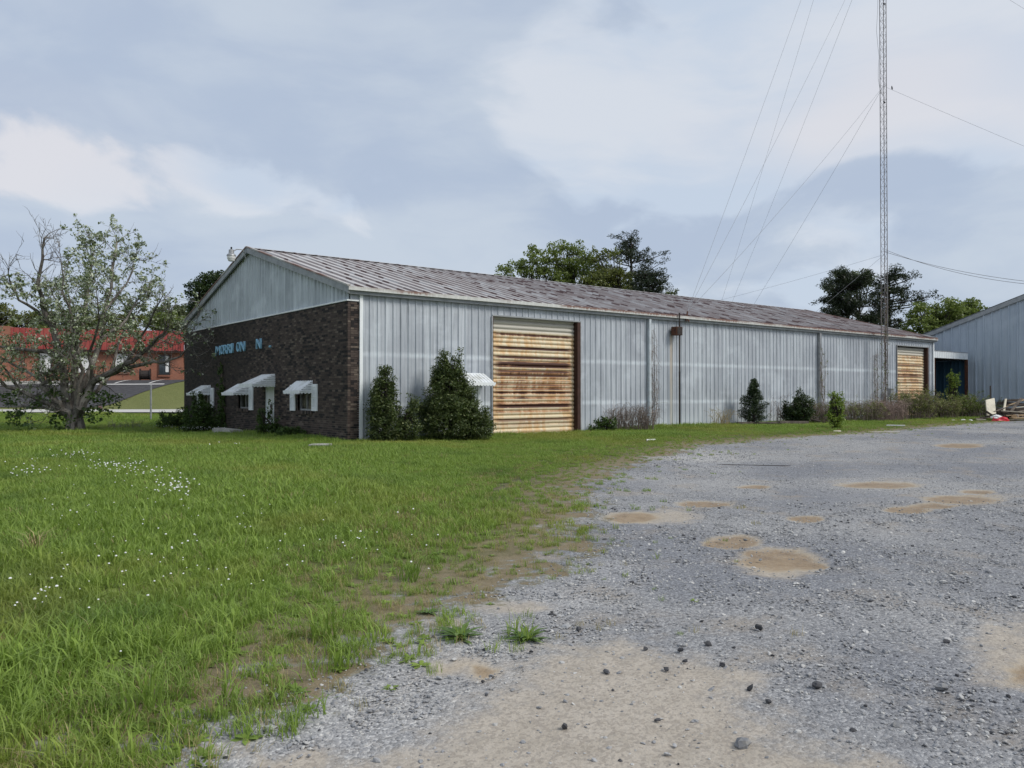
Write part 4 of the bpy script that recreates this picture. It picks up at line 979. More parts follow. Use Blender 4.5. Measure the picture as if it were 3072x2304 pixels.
far_tree('broadleaf_tree', 'grey-green tree at the far left edge behind the gnarled tree', 40, 92, 905, [(10, 960, 75, 50), (70, 975, 60, 45), (-60, 950, 70, 60)], 7000, .30, 'leaf_olive', .3, 34, group=GL)
far_tree('broadleaf_tree', 'hazy grey-green tree behind the middle of the gnarled tree', 190, 98, 925, [(180, 970, 60, 35), (120, 965, 50, 30), (250, 980, 60, 28)], 5500, .30, 'leaf_haze', .3, 35, group=GL)
far_tree('broadleaf_tree', 'low olive tree behind the right half of the gnarled tree', 350, 100, 935, [(330, 975, 60, 28), (400, 970, 50, 30)], 4000, .30, 'leaf_olive', .25, 36, group=GL)

# the gnarled tree: limbs surveyed from the photograph, given depth, then grown
def gnarled():
    g = np.random.default_rng(5); o = empty('gnarled_tree', 'old gnarled spreading tree, half bare, with sparse pale leaves on the lawn', 'tree')
    b0 = on_ground(226, 1296); D0 = float((b0 - CAM) @ FW); s = D0 / FPX; F2 = np.array([FW[0], FW[1], 0])
    def P(cx, cy, d=0.0): return dep(.3919 * cx, 680 + .3918 * cy, D0 + d) 
    limbs = [([(570, 1430), (560, 1200), (570, 1000), (590, 850), (640, 700), (660, 500), (700, 300), (720, 190)], .17, .5),
             ([(520, 1400), (500, 1150), (440, 900), (400, 760), (330, 600), (290, 450), (320, 250), (340, 80)], .17, -.8),
             ([(620, 1380), (700, 1200), (800, 1140), (950, 1060), (1080, 960), (1200, 860), (1290, 760)], .17, -1.2),
             ([(760, 1160), (960, 1085), (1100, 1050), (1250, 1040), (1380, 1000), (1480, 900)], .09, -1.5),
             ([(640, 1300), (720, 1050), (770, 850), (800, 650), (850, 450), (880, 200), (880, 80)], .13, 1.4),
             ([(530, 1420), (430, 1390), (300, 1330), (150, 1250), (0, 1160), (-140, 1090)], .16, -1.0),
             ([(480, 1380), (380, 1260), (330, 1200), (250, 1130), (100, 1060), (-120, 950)], .12, 1.2),
             ([(440, 1340), (350, 1290), (325, 1220), (372, 1185), (355, 1130), (430, 1090), (500, 1000), (560, 900)], .10, -1.8),
             ([(540, 1430), (400, 1400), (250, 1390), (100, 1360), (-120, 1290)], .10, 1.8),
             ([(770, 860), (850, 800), (950, 700), (1050, 560), (1150, 440)], .07, 1.6),
             ([(400, 760), (280, 640), (150, 560), (80, 430), (60, 310)], .07, -1.4),
             ([(520, 1050), (380, 960), (180, 950), (0, 910), (-160, 850)], .10, .2),
             ([(600, 1330), (620, 1100), (600, 950), (560, 750), (480, 500), (460, 260)], .10, -2.0),
             ([(660, 1350), (760, 1250), (830, 1150), (900, 900), (1000, 740), (1060, 650)], .10, 2.0),
             ([(1180, 870), (1300, 800), (1400, 820), (1520, 800)], .045, -1.4),
             ([(590, 850), (520, 700), (420, 560), (380, 420)], .06, 1.0), ([(800, 650), (930, 500), (1010, 330), (1030, 240)], .05, 1.2),
             ([(950, 1060), (1080, 860), (1180, 640), (1250, 540)], .06, -2.2), ([(150, 1250), (60, 1100), (-60, 1020)], .06, -2), ([(700, 1200), (680, 980), (760, 720), (740, 480)], .07, -2.4)]
    mb = MB(); tips = []; Z = np.array([0, 0, 1.0])
    base = b0 + [0, 0, -.1]
    fork = P(575, 1470)
    mb.tube([base, b0 * .72 + fork * .28, b0 * .3 + fork * .7, fork + [0, 0, .15]], [.34, .28, .28, .27], 12)
    for a in np.linspace(0, 2 * math.pi, 7)[:-1]:               # root flare
        q = b0 + np.array([math.cos(a), math.sin(a), 0]) * .48; mb.tube([q + [0, 0, -.1], b0 + (q - b0) * .6 + [0, 0, .12], b0 + (q - b0) * .3 + [0, 0, .6]], [.06, .13, .16], 6, False)
    def grow(p, d, ln, r_, lev):
        r_ = max(r_, .011)
        n = 4; pts = [p]; 
        for i in range(n):
            d = d + g.normal(0, .20, 3) + Z * .05; d /= np.linalg.norm(d); pts.append(pts[-1] + d * ln / n)
        mb.tube(pts, [r_ * (1 - .75 * i / n) for i in range(n + 1)], 5 if lev < 2 else 3, False)
        if lev < 3:
            for i in range(1, n + 1):
                if lev < 2 or g.random() < .75:
                    e = d + g.normal(0, .65, 3) + Z * .15; e /= np.linalg.norm(e); grow(pts[i], e, ln * g.uniform(.4, .7), r_ * .5, lev + 1)
        if lev >= 2: tips.append(pts[-1]); tips.append(pts[-2])
    for pts, r0, dd in limbs:
        if pts[0][1] >= 1300 and 430 <= pts[0][0] <= 670: pts = [(572 + (pts[0][0] - 572) * .25, 1500)] + pts
        m = len(pts); W_ = [P(x_, y_, dd * (i / (m - 1)) ** 1.2 * 1.2 + g.normal(0, .12) * (i > 0)) + g.normal(0, .04, 3) for i, (x_, y_) in enumerate(pts)]
        fine = []
        for i in range(m - 1):
            for q in (0, .5): fine.append(W_[i] * (1 - q) + W_[i + 1] * q + g.normal(0, .045, 3) * (q > 0))
        fine.append(W_[-1]); k = len(fine)
        mb.tube(fine, [r0 * 1.2 * (1 - .82 * i / (k - 1)) for i in range(k)], 7, False)
        for i in range(2, k):
            for _ in range(3 if i > k * .35 else 1):
                if g.random() < .85:
                    d = fine[min(i + 1, k - 1)] - fine[i - 1]; d /= np.linalg.norm(d)
                    e = d * .55 + g.normal(0, .7, 3) + Z * .25; e /= np.linalg.norm(e)
                    grow(fine[i], e, g.uniform(.5, 1.25), .008 + r0 * .16 * (1 - .6 * i / k), 1 if g.random() < .6 else 2)
    mb.build('trunk', 'bark', o)
    tips = np.array(tips); keep = g.random(len(tips)) < .10 + .46 * sst(tips[:, 2] - b0[2], 1.6, 4.8)
    top = (tips[:, 2] > b0[2] + 6.6) & (((tips - CAM) @ RT) / ((tips - CAM) @ FW) * FPX + 1536 < 190); keep &= ~top
    pxs = ((tips - CAM) @ RT) / ((tips - CAM) @ FW) * FPX + 1536; keep &= (g.random(len(tips)) < 1 - .75 * sst(pxs, 400, 500)); C = []
    for q in tips[keep]: C.append(q + ball(g, int(g.integers(4, 11)), (.14, .14, .11)))
    V, F = leaf_cloud(np.vstack(C), .105, .7, .4, .1, 3); link('crown', np_mesh('crown', V, F, 'leaf_catalpa'), o)
    C = []                                                       # leafy suckers round the foot
    for _ in range(48):
        lx, ly = (g.uniform(40, 520), g.uniform(1270, 1560)) if g.random() < .6 else (g.uniform(640, 900), g.uniform(1240, 1480))
        C.append(P(lx, ly, g.uniform(-1.3, .8)) + ball(g, 22, (.30, .30, .2)))
    V, F = leaf_cloud(np.vstack(C), .15, .7, .4, .3, 4); link('suckers', np_mesh('suckers', V, F, 'leaf_low'), o)
gnarled()

def shrub(name, label, base, blobs, nclump, lsize, lm, seed, per=26, clump=.13, cat='shrub', group=None, stem_m='bark_dark', spikes=0, squash=.5, shell=.55):
    """blobs: (across, height, along, rx, rz, ry) in metres from the base"""
    g = np.random.default_rng(seed); base = np.array(base, float); o = empty(name, label, cat, group); mb = MB(); cs = []
    vol = np.array([b[3] * b[4] * b[5] for b in blobs]) ** .75; F2 = np.array([FW[0], FW[1], 0])
    for b, v in zip(blobs, vol / vol.sum()):
        k = max(2, int(nclump * v)); d = g.normal(size=(k, 3)); d /= np.linalg.norm(d, axis=1)[:, None]; rr = g.uniform(shell, 1.06, k)
        q = d * rr[:, None]; cc = base + RT * (b[0] + q[:, :1] * b[3]) + F2 * (b[2] + q[:, 1:2] * b[5]) + np.array([0, 0, 1.0]) * (b[1] + q[:, 2:] * b[4])
        cc[:, 2] = np.maximum(cc[:, 2], base[2] + .04); cs.append(cc)
        for c_ in cc[::max(1, k // 14)]:
            f = base + RT * b[0] * .5 + [0, 0, max(0.0, (c_[2] - base[2]) * .35)]; mb.tube([f, (f + c_) / 2 + g.normal(0, .05, 3), c_], [.02, .014, .005], 4, False)
    hmax = max(b[1] + b[4] for b in blobs)
    mb.tube([base + [0, 0, -.1], base + RT * .03 + [0, 0, hmax * .5], base + RT * max(blobs, key=lambda b: b[1] + b[4])[0] + [0, 0, hmax * .96]], [.06, .04, .008], 6); 
    for _ in range(spikes):
        b = blobs[g.integers(len(blobs))]; a = g.uniform(0, 6.28); s0 = base + RT * (b[0] + b[3] * .7 * math.cos(a)) + F2 * (b[2] + b[5] * .7 * math.sin(a)) + [0, 0, b[1] + b[4] * .55]
        e = s0 + RT * g.normal(0, .06) + [0, 0, g.uniform(.2, .5)]; mb.tube([s0, e], [.008, .003], 4, False)
        for q in np.linspace(.1, 1, 5): cs.append((s0 * (1 - q) + e * q)[None])
    mb.build('stem', stem_m, o); cs = np.vstack(cs)
    P = [c_ + ball(g, per, (clump * g.uniform(.6, 1.3), clump * g.uniform(.6, 1.3), clump * g.uniform(.5, 1.2))) for c_ in cs]
    V, F = leaf_cloud(np.vstack(P), lsize, squash, .4, .3, seed); link('foliage', np_mesh('foliage', V, F, lm), o)
    return o
def gp_at(px, py): p = on_ground(px, py); return p
sA = np.array([.52, -.70, float(terrain(.52, -.70))])
shrub('conical_shrub', 'slim pointed evergreen shrub beside the brick corner', sA, [(.05, .42, 0, .58, .44, .5), (-.12, .95, .1, .46, .45, .4), (-.06, 1.38, .1, .36, .40, .28), (-.02, 1.78, .1, .17, .34, .15), (.62, .36, .1, .40, .36, .35), (.72, .85, .1, .16, .30, .15), (-.3, 1.3, 0, .16, .3, .15)], 620, .068, 'leaf_shrub', 41, spikes=16, clump=.15)
sB = np.array([2.55, -1.05, float(terrain(2.55, -1.05))])
shrub('conical_shrub', 'large dense pointed evergreen shrub hiding the side door', sB, [(.05, .5, 0, .95, .55, .8), (.0, 1.0, .05, .84, .55, .7), (-.1, 1.45, .1, .66, .48, .55), (-.05, 1.88, .1, .50, .40, .38), (-.22, 2.2, .1, .26, .36, .2), (.82, .4, 0, .48, .38, .45), (.12, 2.15, .1, .18, .36, .14), (-.75, .9, .1, .3, .3, .3), (.5, 1.5, .1, .25, .3, .2)], 1500, .068, 'leaf_shrub', 42, spikes=26, clump=.15)
c = onY(2262, 1268, -.95); c[2] = terrain(c[0], c[1])
def cedar(base, hgt, rad, seed, label):
    g = np.random.default_rng(seed); o = empty('cedar_shrub', label, 'shrub'); mb = MB(); P = []; base = np.array(base, float)
    mb.tube([base + [0, 0, -.1], base + [0, 0, hgt]], [.06, .01], 6)
    for i in range(150):
        f = i / 150; z = hgt * (.02 + .96 * f); a = g.uniform(0, 6.28); ln = rad * (1 - f) ** .75 * g.uniform(.45, 1.25) * (1 + .22 * math.sin(a * 2 + f * 9)) + .04
        e = base + np.array([math.cos(a) * ln, math.sin(a) * ln, z + ln * .35]); s0 = base + [0, 0, z]; mb.tube([s0, e], [.012, .004], 4, False)
        for q in np.linspace(.35, 1.05, 5): P.append(s0 * (1 - q) + e * q + ball(g, 13, (.085, .085, .10)))
    mb.build('stem', 'bark_dark', o); V, F = leaf_cloud(np.vstack(P), .075, .32, .4, .2, seed); link('foliage', np_mesh('foliage', V, F, 'leaf_cedar'), o)
cedar(c, 1.95, .62, 43, 'pointed dark cedar against the steel wall between the downspouts')
c = onY(2400, 1262, -1.3); c[2] = terrain(c[0], c[1])
shrub('round_bush', 'rounded dark green bush right of the pointed cedar', c, [(0, .45, 0, .62, .48, .5), (.15, .85, 0, .42, .42, .4), (-.4, .35, 0, .4, .32, .4)], 210, .085, 'leaf_dark', 44, spikes=10, clump=.14)
c = on_ground(2508, 1286)
shrub('sapling_bush', 'bright yellow-green sapling standing at the gravel edge', c, [(0, .30, 0, .28, .30, .28), (.05, .75, 0, .24, .35, .22), (-.1, 1.15, 0, .16, .28, .16), (-.02, .5, 0, .3, .2, .26)], 95, .085, 'leaf_bright', 45, per=15, clump=.11, spikes=6)
c = np.array([BX - .75, 11.2, float(terrain(BX - .75, 11.2))])
shrub('leafy_shrub', 'leafy green shrub growing against the brick between two windows', c, [(0, .45, 0, .55, .45, .45), (-.05, .95, 0, .42, .42, .36), (-.45, .35, 0, .45, .32, .4), (.6, .4, .1, .6, .36, .3)], 250, .085, 'leaf_low', 46, spikes=8, clump=.14)
c = np.array([BX - .5, 16.0, float(terrain(BX - .5, 16.0))])
shrub('low_shrub', 'small dark shrub at the far left foot of the brick front', c, [(-.2, .3, 0, .55, .34, .4), (.3, .4, 0, .4, .34, .4)], 110, .085, 'leaf_low', 47, spikes=6, clump=.14)
c = np.array([BX - .45, 4.9, float(terrain(BX - .45, 4.9))])
shrub('low_shrub', 'small green shrub creeping up beside the office door', c, [(0, .22, 0, .45, .24, .3), (-.35, .5, .2, .14, .45, .12)], 110, .07, 'leaf_low', 48, clump=.12, spikes=3)
c = np.array([BX - .45, 3.1, float(terrain(BX - .45, 3.1))])
shrub('low_shrub', 'low dark clump of leaves under the window nearest the corner', c, [(0, .16, 0, .45, .2, .3)], 55, .07, 'leaf_low', 49, clump=.12)
c = np.array([9.55, -.5, float(terrain(9.55, -.5))])
shrub('leafy_weed', 'leafy green weed at the foot of the wall right of the first roll-up door', c, [(0, .3, 0, .28, .26, .2), (.3, .28, 0, .25, .24, .2), (-.3, .14, 0, .3, .14, .2)], 55, .11, 'leaf_low', 50, per=12, clump=.12)

def brush(name, label, base, wd, dp_, hgt, nst, seed, m_='twig_dead', leaf=None, nl=0, group=None, cat='brush'):
    """a tangle of arching thin stems"""
    g = np.random.default_rng(seed); o = empty(name, label, cat, group); mb = MB(); tips = []; F2 = np.array([FW[0], FW[1], 0]); base = np.array(base, float)
    for _ in range(nst):
        p = base + RT * g.uniform(-wd, wd) * .8 + F2 * g.uniform(-dp_, dp_); p[2] = terrain(p[0], p[1]) - .02
        a = g.uniform(0, 6.28); ln = hgt * g.uniform(.55, 1.1); out = np.array([math.cos(a), math.sin(a), 0]) * g.uniform(.1, .7) * ln
        pts = [p, p + out * .2 + [0, 0, ln * .45], p + out * .6 + [0, 0, ln * .82], p + out + [0, 0, ln * g.uniform(.6, .98)]]
        mb.tube(pts, [.009, .007, .005, .003], 3, False)
        for _ in range(3):
            k = g.integers(1, 4); q = np.array(pts[k]); e = q + g.normal(0, .16, 3) * hgt; e[2] = max(e[2], base[2] + .03); mb.tube([q, (q + e) / 2 + g.normal(0, .03, 3), e], [.005, .004, .002], 3, False); tips.append(e)
        tips += pts[1:]
    mb.build('stems', m_, o)
    if leaf:
        t_ = np.array(tips)[g.integers(0, len(tips), nl)]; P = np.vstack([q + ball(g, 6, (.10, .10, .09)) for q in t_])
        V, F = leaf_cloud(P, .075, .4, .4, .3, seed); link('foliage', np_mesh('foliage', V, F, leaf), o)
def wy(px, y): p = onY(px, 1250, y); p[2] = terrain(p[0], p[1]); return p
brush('dead_bramble', 'tangled bare grey bramble at the foot of the first downspout', wy(1890, -.7), 1.05, .4, 1.0, 190, 61)
brush('dead_grass_clump', 'pale dry grass clump left of the pointed cedar', wy(2165, -.6), .45, .25, .8, 40, 62, 'straw')
brush('bare_sapling', 'thin bare stems beside the pointed cedar', wy(2335, -.6), .5, .2, 1.5, 16, 63)
GB = 'brush along the far end of the wall'
brush('dead_brush', 'grey-brown dead brush between round bush and yellow-green sapling', wy(2450, -1.2), .9, .5, 1.0, 200, 64, 'twig_dead', 'leaf_brush', 220, GB)
brush('dead_brush', 'low grey brush right of the yellow-green sapling', wy(2580, -1.4), 1.1, .6, 1.0, 240, 65, 'twig_dead', 'leaf_brush', 500, GB)
brush('dead_brush', 'pinkish-brown dry brush in front of the mast foot', wy(2660, -1.9), .95, .7, 1.10, 380, 66, 'twig_pink', None, 0, GB)
brush('green_brush', 'green and tan brush before the second roll-up door', wy(2735, -1.6), 1.05, .8, 1.45, 200, 67, 'twig_dead', 'leaf_brush', 1500, GB)
brush('green_brush', 'mixed brush at the warehouse end beside the passage', wy(2815, -1.7), 1.05, .8, 1.05, 160, 68, 'twig_dead', 'leaf_brush', 1100, GB)
brush('green_brush', 'dense green brush in front of the dark passage', wy(2890, -1.6), 1.0, .8, 1.25, 170, 69, 'twig_dead', 'leaf_broad', 1700, GB)
brush('green_brush', 'low weeds where the brush meets the junk pile', wy(2950, -1.8), .9, .6, .95, 130, 70, 'twig_dead', 'leaf_brush', 700, GB)
c = wy(2862, -1.0)
shrub('passage_sapling', 'slender light-green sapling standing in front of the dark passage', c, [(.0, .8, 0, .3, .5, .25), (-.15, 1.5, 0, .28, .35, .22), (.05, 1.95, 0, .3, .3, .2), (-.2, 2.25, 0, .22, .22, .2)], 110, .085, 'leaf_bright', 51, per=12, clump=.14, spikes=4)
def vine(name, label, x0, y0, zt, w_, n, seed, leaf=None):
    g = np.random.default_rng(seed); o = empty(name, label, 'vine'); mb = MB(); tips = []
    for _ in range(n):
        z = .0; x_ = x0 + g.normal(0, .05); pts = [(x_, y0, z)]; top = zt * g.uniform(.45, 1.0)
        while z < top: z += g.uniform(.18, .35); x_ = x_ + g.normal(0, .06) + (x0 - x_) * .1; pts.append((x_, y0 + g.normal(0, .025), z))
        mb.tube(pts, .006, 3, False)
        for q in pts[2:]:
            for _ in range(2):
                e = np.array(q) + np.array([g.normal(0, w_), g.normal(-.03, .04), g.normal(0, .18)]); e[1] = min(e[1], -.045) if y0 > -.5 else e[1]; mb.tube([q, e], [.005, .003], 3, False); tips.append(e)
    mb.build('stems', 'twig_dead', o)
    if leaf:
        P = np.vstack([q + ball(g, 4, (.09, .05, .09)) for q in np.array(tips)[g.integers(0, len(tips), leaf[1])]]); V, F = leaf_cloud(P, .07, .6, .4, .2, seed); link('foliage', np_mesh('foliage', V, F, leaf[0]), o)
vine('dead_vine', 'dry grey vine climbing beside the first downspout', 12.72, -.12, 4.0, .16, 9, 81)
vine('dead_vine', 'dry vine with a few green leaves on the second downspout', 24.55, -.24, 3.9, .14, 8, 82, ('leaf_olive', 25))
vine('dead_vine', 'dark dry vine wrapped up the lower radio mast', TX, TY - .05, 7.2, .15, 11, 83, ('leaf_olive', 60))
vine('dead_vine', 'dry vine spread on the steel beside the radio mast', TX + .35, -.09, 3.6, .25, 8, 84, ('leaf_bright', 14))

# ------------------------------------------------------------------ junk pile and bits lying about
GJ = 'junk pile by the blue building'
JP = on_ground(2990, 1262); F2 = np.array([FW[0], FW[1], 0])
JD = float((JP - CAM) @ F2); JL = float((JP - CAM) @ RT)
def J(u, v, z=0.0): p = CAM + F2 * (JD + v) + RT * (JL * (JD + v) / JD + u + .25); return np.array([p[0], p[1], float(terrain(p[0], p[1])) + z])
def junk(name, label, a, b, w_, h_, m_, cat='board'):
    o = empty(name, label, cat, GJ); MB().bar(a, b, w_, h_).build('plank', m_, o); return o
def single(name, label, cat, mb, m_, group=None, smooth=False): return tag(mb.build(name, m_, None, smooth), label, cat, group)
def slab(a, e1, e2, th):
    a, e1, e2 = (np.array(v, float) for v in (a, e1, e2)); n_ = np.cross(e1, e2); n_ = n_ / np.linalg.norm(n_) * th
    vs = [a, a + e1, a + e1 + e2, a + e2]; vs += [v + n_ for v in vs]
    return MB().add(vs, [(3, 2, 1, 0), (4, 5, 6, 7), (0, 1, 5, 4), (1, 2, 6, 5), (2, 3, 7, 6), (3, 0, 4, 7)])
pn = empty('cream_panel', 'big cream panel with grooves leaning on the junk pile', 'panel', GJ)
a = J(-.75, .2, .22); e1 = RT * .62 + F2 * .30 + np.array([0, 0, .10]); e2 = F2 * .60 + RT * .28 + np.array([0, 0, .78])
slab(a, e1, e2, .05).build('sheet', 'cream_board', pn)
for i in range(5): slab(a + e1 * (.08 + .19 * i) - np.cross(e1, e2) / np.linalg.norm(np.cross(e1, e2)) * .02, e1 * .035, e2, .018).build('batten', 'cream_board', pn)
single('cream_panel', 'narrow cream board propped upright against the big cream panel', 'panel', slab(J(.05, .35, .45), RT * .12 + F2 * .05, RT * .28 + F2 * .3 + np.array([0, 0, .62]), .04), 'cream_board', GJ)
mt = [('dark_beam', 'dark beam lying across the back of the junk pile', (.4, 1.3, .75), (3.6, 1.0, .62), .16, .16, 'dark_wood'),
      ('dark_beam', 'dark beam on top of the junk pile at the frame edge', (.9, 1.1, .85), (3.4, 1.5, .9), .14, .12, 'dark_wood'),
      ('grey_plank', 'weathered plank sloping down from the pile toward the camera', (2.2, .9, .95), (1.0, .1, .12), .12, .05, 'old_wood'),
      ('grey_plank', 'weathered plank resting low at the middle of the pile', (.8, .5, .32), (3.6, .3, .38), .14, .05, 'old_wood'),
      ('grey_plank', 'weathered plank angled over the plywood board', (1.2, .3, .25), (3.4, .8, .60), .12, .05, 'old_wood'),
      ('pale_board', 'pale tan board lying level across the front of the pile', (.95, .1, .22), (3.6, -.1, .26), .22, .05, 'plywood'),
      ('pale_board', 'orange-tan plywood strip low at the frame edge', (1.4, -.25, .12), (3.8, -.3, .14), .34, .05, 'plywood'),
      ('pale_board', 'cream board flat on top of the tan board', (.7, .3, .42), (2.4, .1, .36), .20, .04, 'cream_board'),
      ('dark_beam', 'short dark beam under the cream panel', (-.9, .4, .10), (.6, .7, .22), .14, .12, 'dark_wood'),
      ('grey_plank', 'weathered plank sticking out left of the cream panel', (-1.3, .2, .08), (.3, .5, .16), .12, .04, 'old_wood'),
      ('dark_beam', 'dark timber prop crossing below the cream panel', (-.5, .2, .40), (.35, .1, .08), .09, .09, 'dark_wood'),
      ('pale_board', 'short pale stick at the pile front on the gravel', (-1.2, -.2, .05), (-.5, -.35, .06), .07, .04, 'cream_board'),
      ('grey_plank', 'grey plank along the ground in front of the pile', (.5, -.5, .05), (3.3, -.6, .06), .12, .04, 'old_wood'),
      ('dark_beam', 'dark heavy beam buried in the middle of the pile', (.3, .8, .40), (3.5, .7, .45), .30, .26, 'dark_wood'),
      ('dark_beam', 'dark heavy beam at the bottom back of the pile', (.1, 1.2, .18), (3.5, 1.3, .20), .40, .32, 'dark_wood')]
for nm, lb, a, b, w_, h_, m_ in mt: junk(nm, lb, J(-.45 + a[0] * .66, a[1] * .8, a[2] * 1.15), J(-.45 + b[0] * .66, b[1] * .8, b[2] * 1.15), w_, h_, m_)
for i_, (lb, m_) in enumerate((('splintered dark board end poking up from the pile', 'dark_wood'), ('thin tan lath crossing the top of the pile', 'plywood'), ('thin grey lath leaning at the back of the pile', 'old_wood'), ('cream strip lying under the log', 'cream_board'), ('tan board edge showing below the cream panel', 'plywood'), ('dark lath in front of the cream panel', 'dark_wood'))):
    gg = np.random.default_rng(700 + i_); u_ = gg.uniform(-.6, 1.2); v_ = gg.uniform(-.3, .8); a_ = gg.uniform(-.5, .5)
    junk('thin_board', lb, J(u_, v_, .25 + .1 * i_), J(u_ + 1.1 * math.cos(a_), v_ + .5 * math.sin(a_), .35 + .12 * i_ + gg.uniform(-.2, .3)), .10, .035, m_)
lg = empty('log', 'cut log with pale end lying in the junk pile', 'log', GJ)
MB().tube([J(.62, -.15, .20), J(1.15, .7, .22)], [.13, .14], 12).build('wood', 'old_wood', lg); MB().tube([J(.615, -.16, .20), J(.6, -.18, .20)], .115, 12).build('cut_end', 'plywood', lg)
g_ = np.random.default_rng(91)
def crumple(c_, r, n, seed):
    g = np.random.default_rng(seed); mb = MB(); nu, nv = 12, 8; vs = []
    for i in range(nv + 1):
        for j in range(nu):
            th = math.pi * i / nv; ph = 2 * math.pi * j / nu; k = 1 + g.normal(0, .14)
            vs.append(np.array(c_) + RT * math.sin(th) * math.cos(ph) * r[0] * k + F2 * math.sin(th) * math.sin(ph) * r[1] * k + np.array([0, 0, max(-.02, math.cos(th) * r[2] * k)]))
    return mb.add(vs, [(i * nu + j, i * nu + (j + 1) % nu, (i + 1) * nu + (j + 1) % nu, (i + 1) * nu + j) for i in range(nv) for j in range(nu)])
single('red_bag', 'crumpled red plastic bag at the front of the junk pile', 'bag', crumple(J(-.05, -.45, .02), (.42, .22, .18), 0, 1), 'red_plastic', GJ)
single('white_bag', 'crumpled white scrap on top of the red bag', 'bag', crumple(J(-.25, -.35, .14), (.25, .18, .16), 0, 2), 'white_plastic', GJ)
for i, (u, v, r) in enumerate(((-1.9, -.1, .12), (-1.55, -.2, .10), (-2.4, .0, .09))):
    single('scrap_paper', ('small white scrap between brush and junk pile, middle one of three', 'small white scrap between brush and junk pile, nearest the pile', 'small white scrap between brush and junk pile, nearest the brush')[i], 'litter', crumple(J(u, v, .02), (r, r * .7, r * .5), 0, 3 + i), 'white_plastic', GJ)
single('steel_post', 'short dark steel post standing before the blue wall behind the junk', 'post', MB().box(J(-.62, 3.0, -.1), J(-.54, 3.08, 1.75)), 'dark_iron')
# lumber in the grass below the cedar, pipes and litter at the gravel edge
c = wy(2320, -1.6); GLU = 'old lumber in the grass below the cedar'
for i, (u0, v0, u1, v1, z, m_, lb) in enumerate(((-1.5, .1, 1.3, .0, .10, 'old_wood', 'long weathered grey plank lying in front of the cedar'), (-.9, -.25, .2, -.3, .06, 'dark_wood', 'short dark plank in the grass below the cedar'), (.2, -.15, 1.4, -.2, .14, 'old_wood', 'grey timber block end right below the cedar'), (-1.9, .2, -.8, .2, .07, 'dark_wood', 'dark timber end left below the cedar'))):
    a = c + RT * u0 + F2 * v0; b = c + RT * u1 + F2 * v1; a[2] = terrain(a[0], a[1]) + z; b[2] = terrain(b[0], b[1]) + z
    o = empty('old_plank', lb, 'plank', GLU); MB().bar(a, b, .2, .10).build('plank', m_, o)
c = on_ground(2400, 1272)
for i in range(3):
    single('broken_branch', ('dark broken branch beside the round bush, lowest one', 'dark broken branch beside the round bush, middle one', 'dark broken branch beside the round bush, topmost one')[i], 'branch', MB().tube([c + RT * -.3 + F2 * .2 * i + [0, 0, .12 + .1 * i], c + RT * .3 + F2 * .1 * i + [0, 0, .25 + .1 * i], c + RT * .9 + F2 * .2 * i + [0, 0, .12 + .08 * i]], [.06, .07, .04], 7), 'dark_wood', 'broken branches by the round bush')
def lay(px0, py0, px1, py1, r, name, label, m_, cat, group=None):
    a = on_ground(px0, py0); b = on_ground(px1, py1); return single(name, label, cat, MB().tube([a + [0, 0, r * .8], b + [0, 0, r * .8]], r, 8), m_, group)
lay(2605, 1296, 2700, 1298, .016, 'white_pipe', 'thin pale pipe lying along the gravel edge', 'cream_board', 'pipe')
lay(2660, 1278, 2715, 1279, .03, 'white_strip', 'white broken strip in the grass before the brush', 'white_plastic', 'litter')
lay(1940, 1324, 1966, 1323, .035, 'white_litter', 'white scrap in the grass below the iron pole', 'white_plastic', 'litter')
lay(2500, 1296, 2522, 1296, .03, 'pale_stick', 'short pale stick at the gravel edge below the yellow-green sapling', 'cream_board', 'stick')
lay(2150, 1394, 2372, 1398, .006, 'dark_wire', 'thin dark wire lying straight across the gravel', 'dark_iron', 'wire')
fb = empty('concrete_trough', 'low grey concrete block in the weeds left of the office door', 'trough')
q = np.array([BX - .95, 7.3, float(terrain(BX - .95, 8.0))])
MB().box(q + [0, 0, -.1], q + [.45, 2.1, .20]).build('block', 'concrete', fb); MB().box(q + [.04, .04, .203], q + [.41, 2.06, .235]).build('rim', 'concrete', fb)
single('stepping_slab', 'pale stone slab in the grass before the brick corner', 'slab', slab(on_ground(925, 1348) + [0, 0, .06], RT * .5, F2 * .5, .06), 'concrete')
br = on_ground(370, 1290)
brush('fallen_branches', 'pile of fallen bare branches on the grass right of the gnarled tree', br, 1.0, .4, .5, 45, 71, 'bark', None, 0, None, 'branches')
# utility box by the mast
ub = empty('meter_box', 'small grey meter box on a stub beside the mast foot', 'box'); q = onY(2672, 1180, -.35)
MB().box((q[0] - .17, -.45, 1.25), (q[0] + .17, -.25, 1.65)).build('case', 'galv', ub); MB().box((q[0] - .04, -.40, -.1), (q[0] + .04, -.33, 1.25)).build('stub', 'trim_grey', ub); MB().box((q[0] - .20, -.47, 1.652), (q[0] + .20, -.24, 1.68)).build('cap', 'trim_grey', ub)

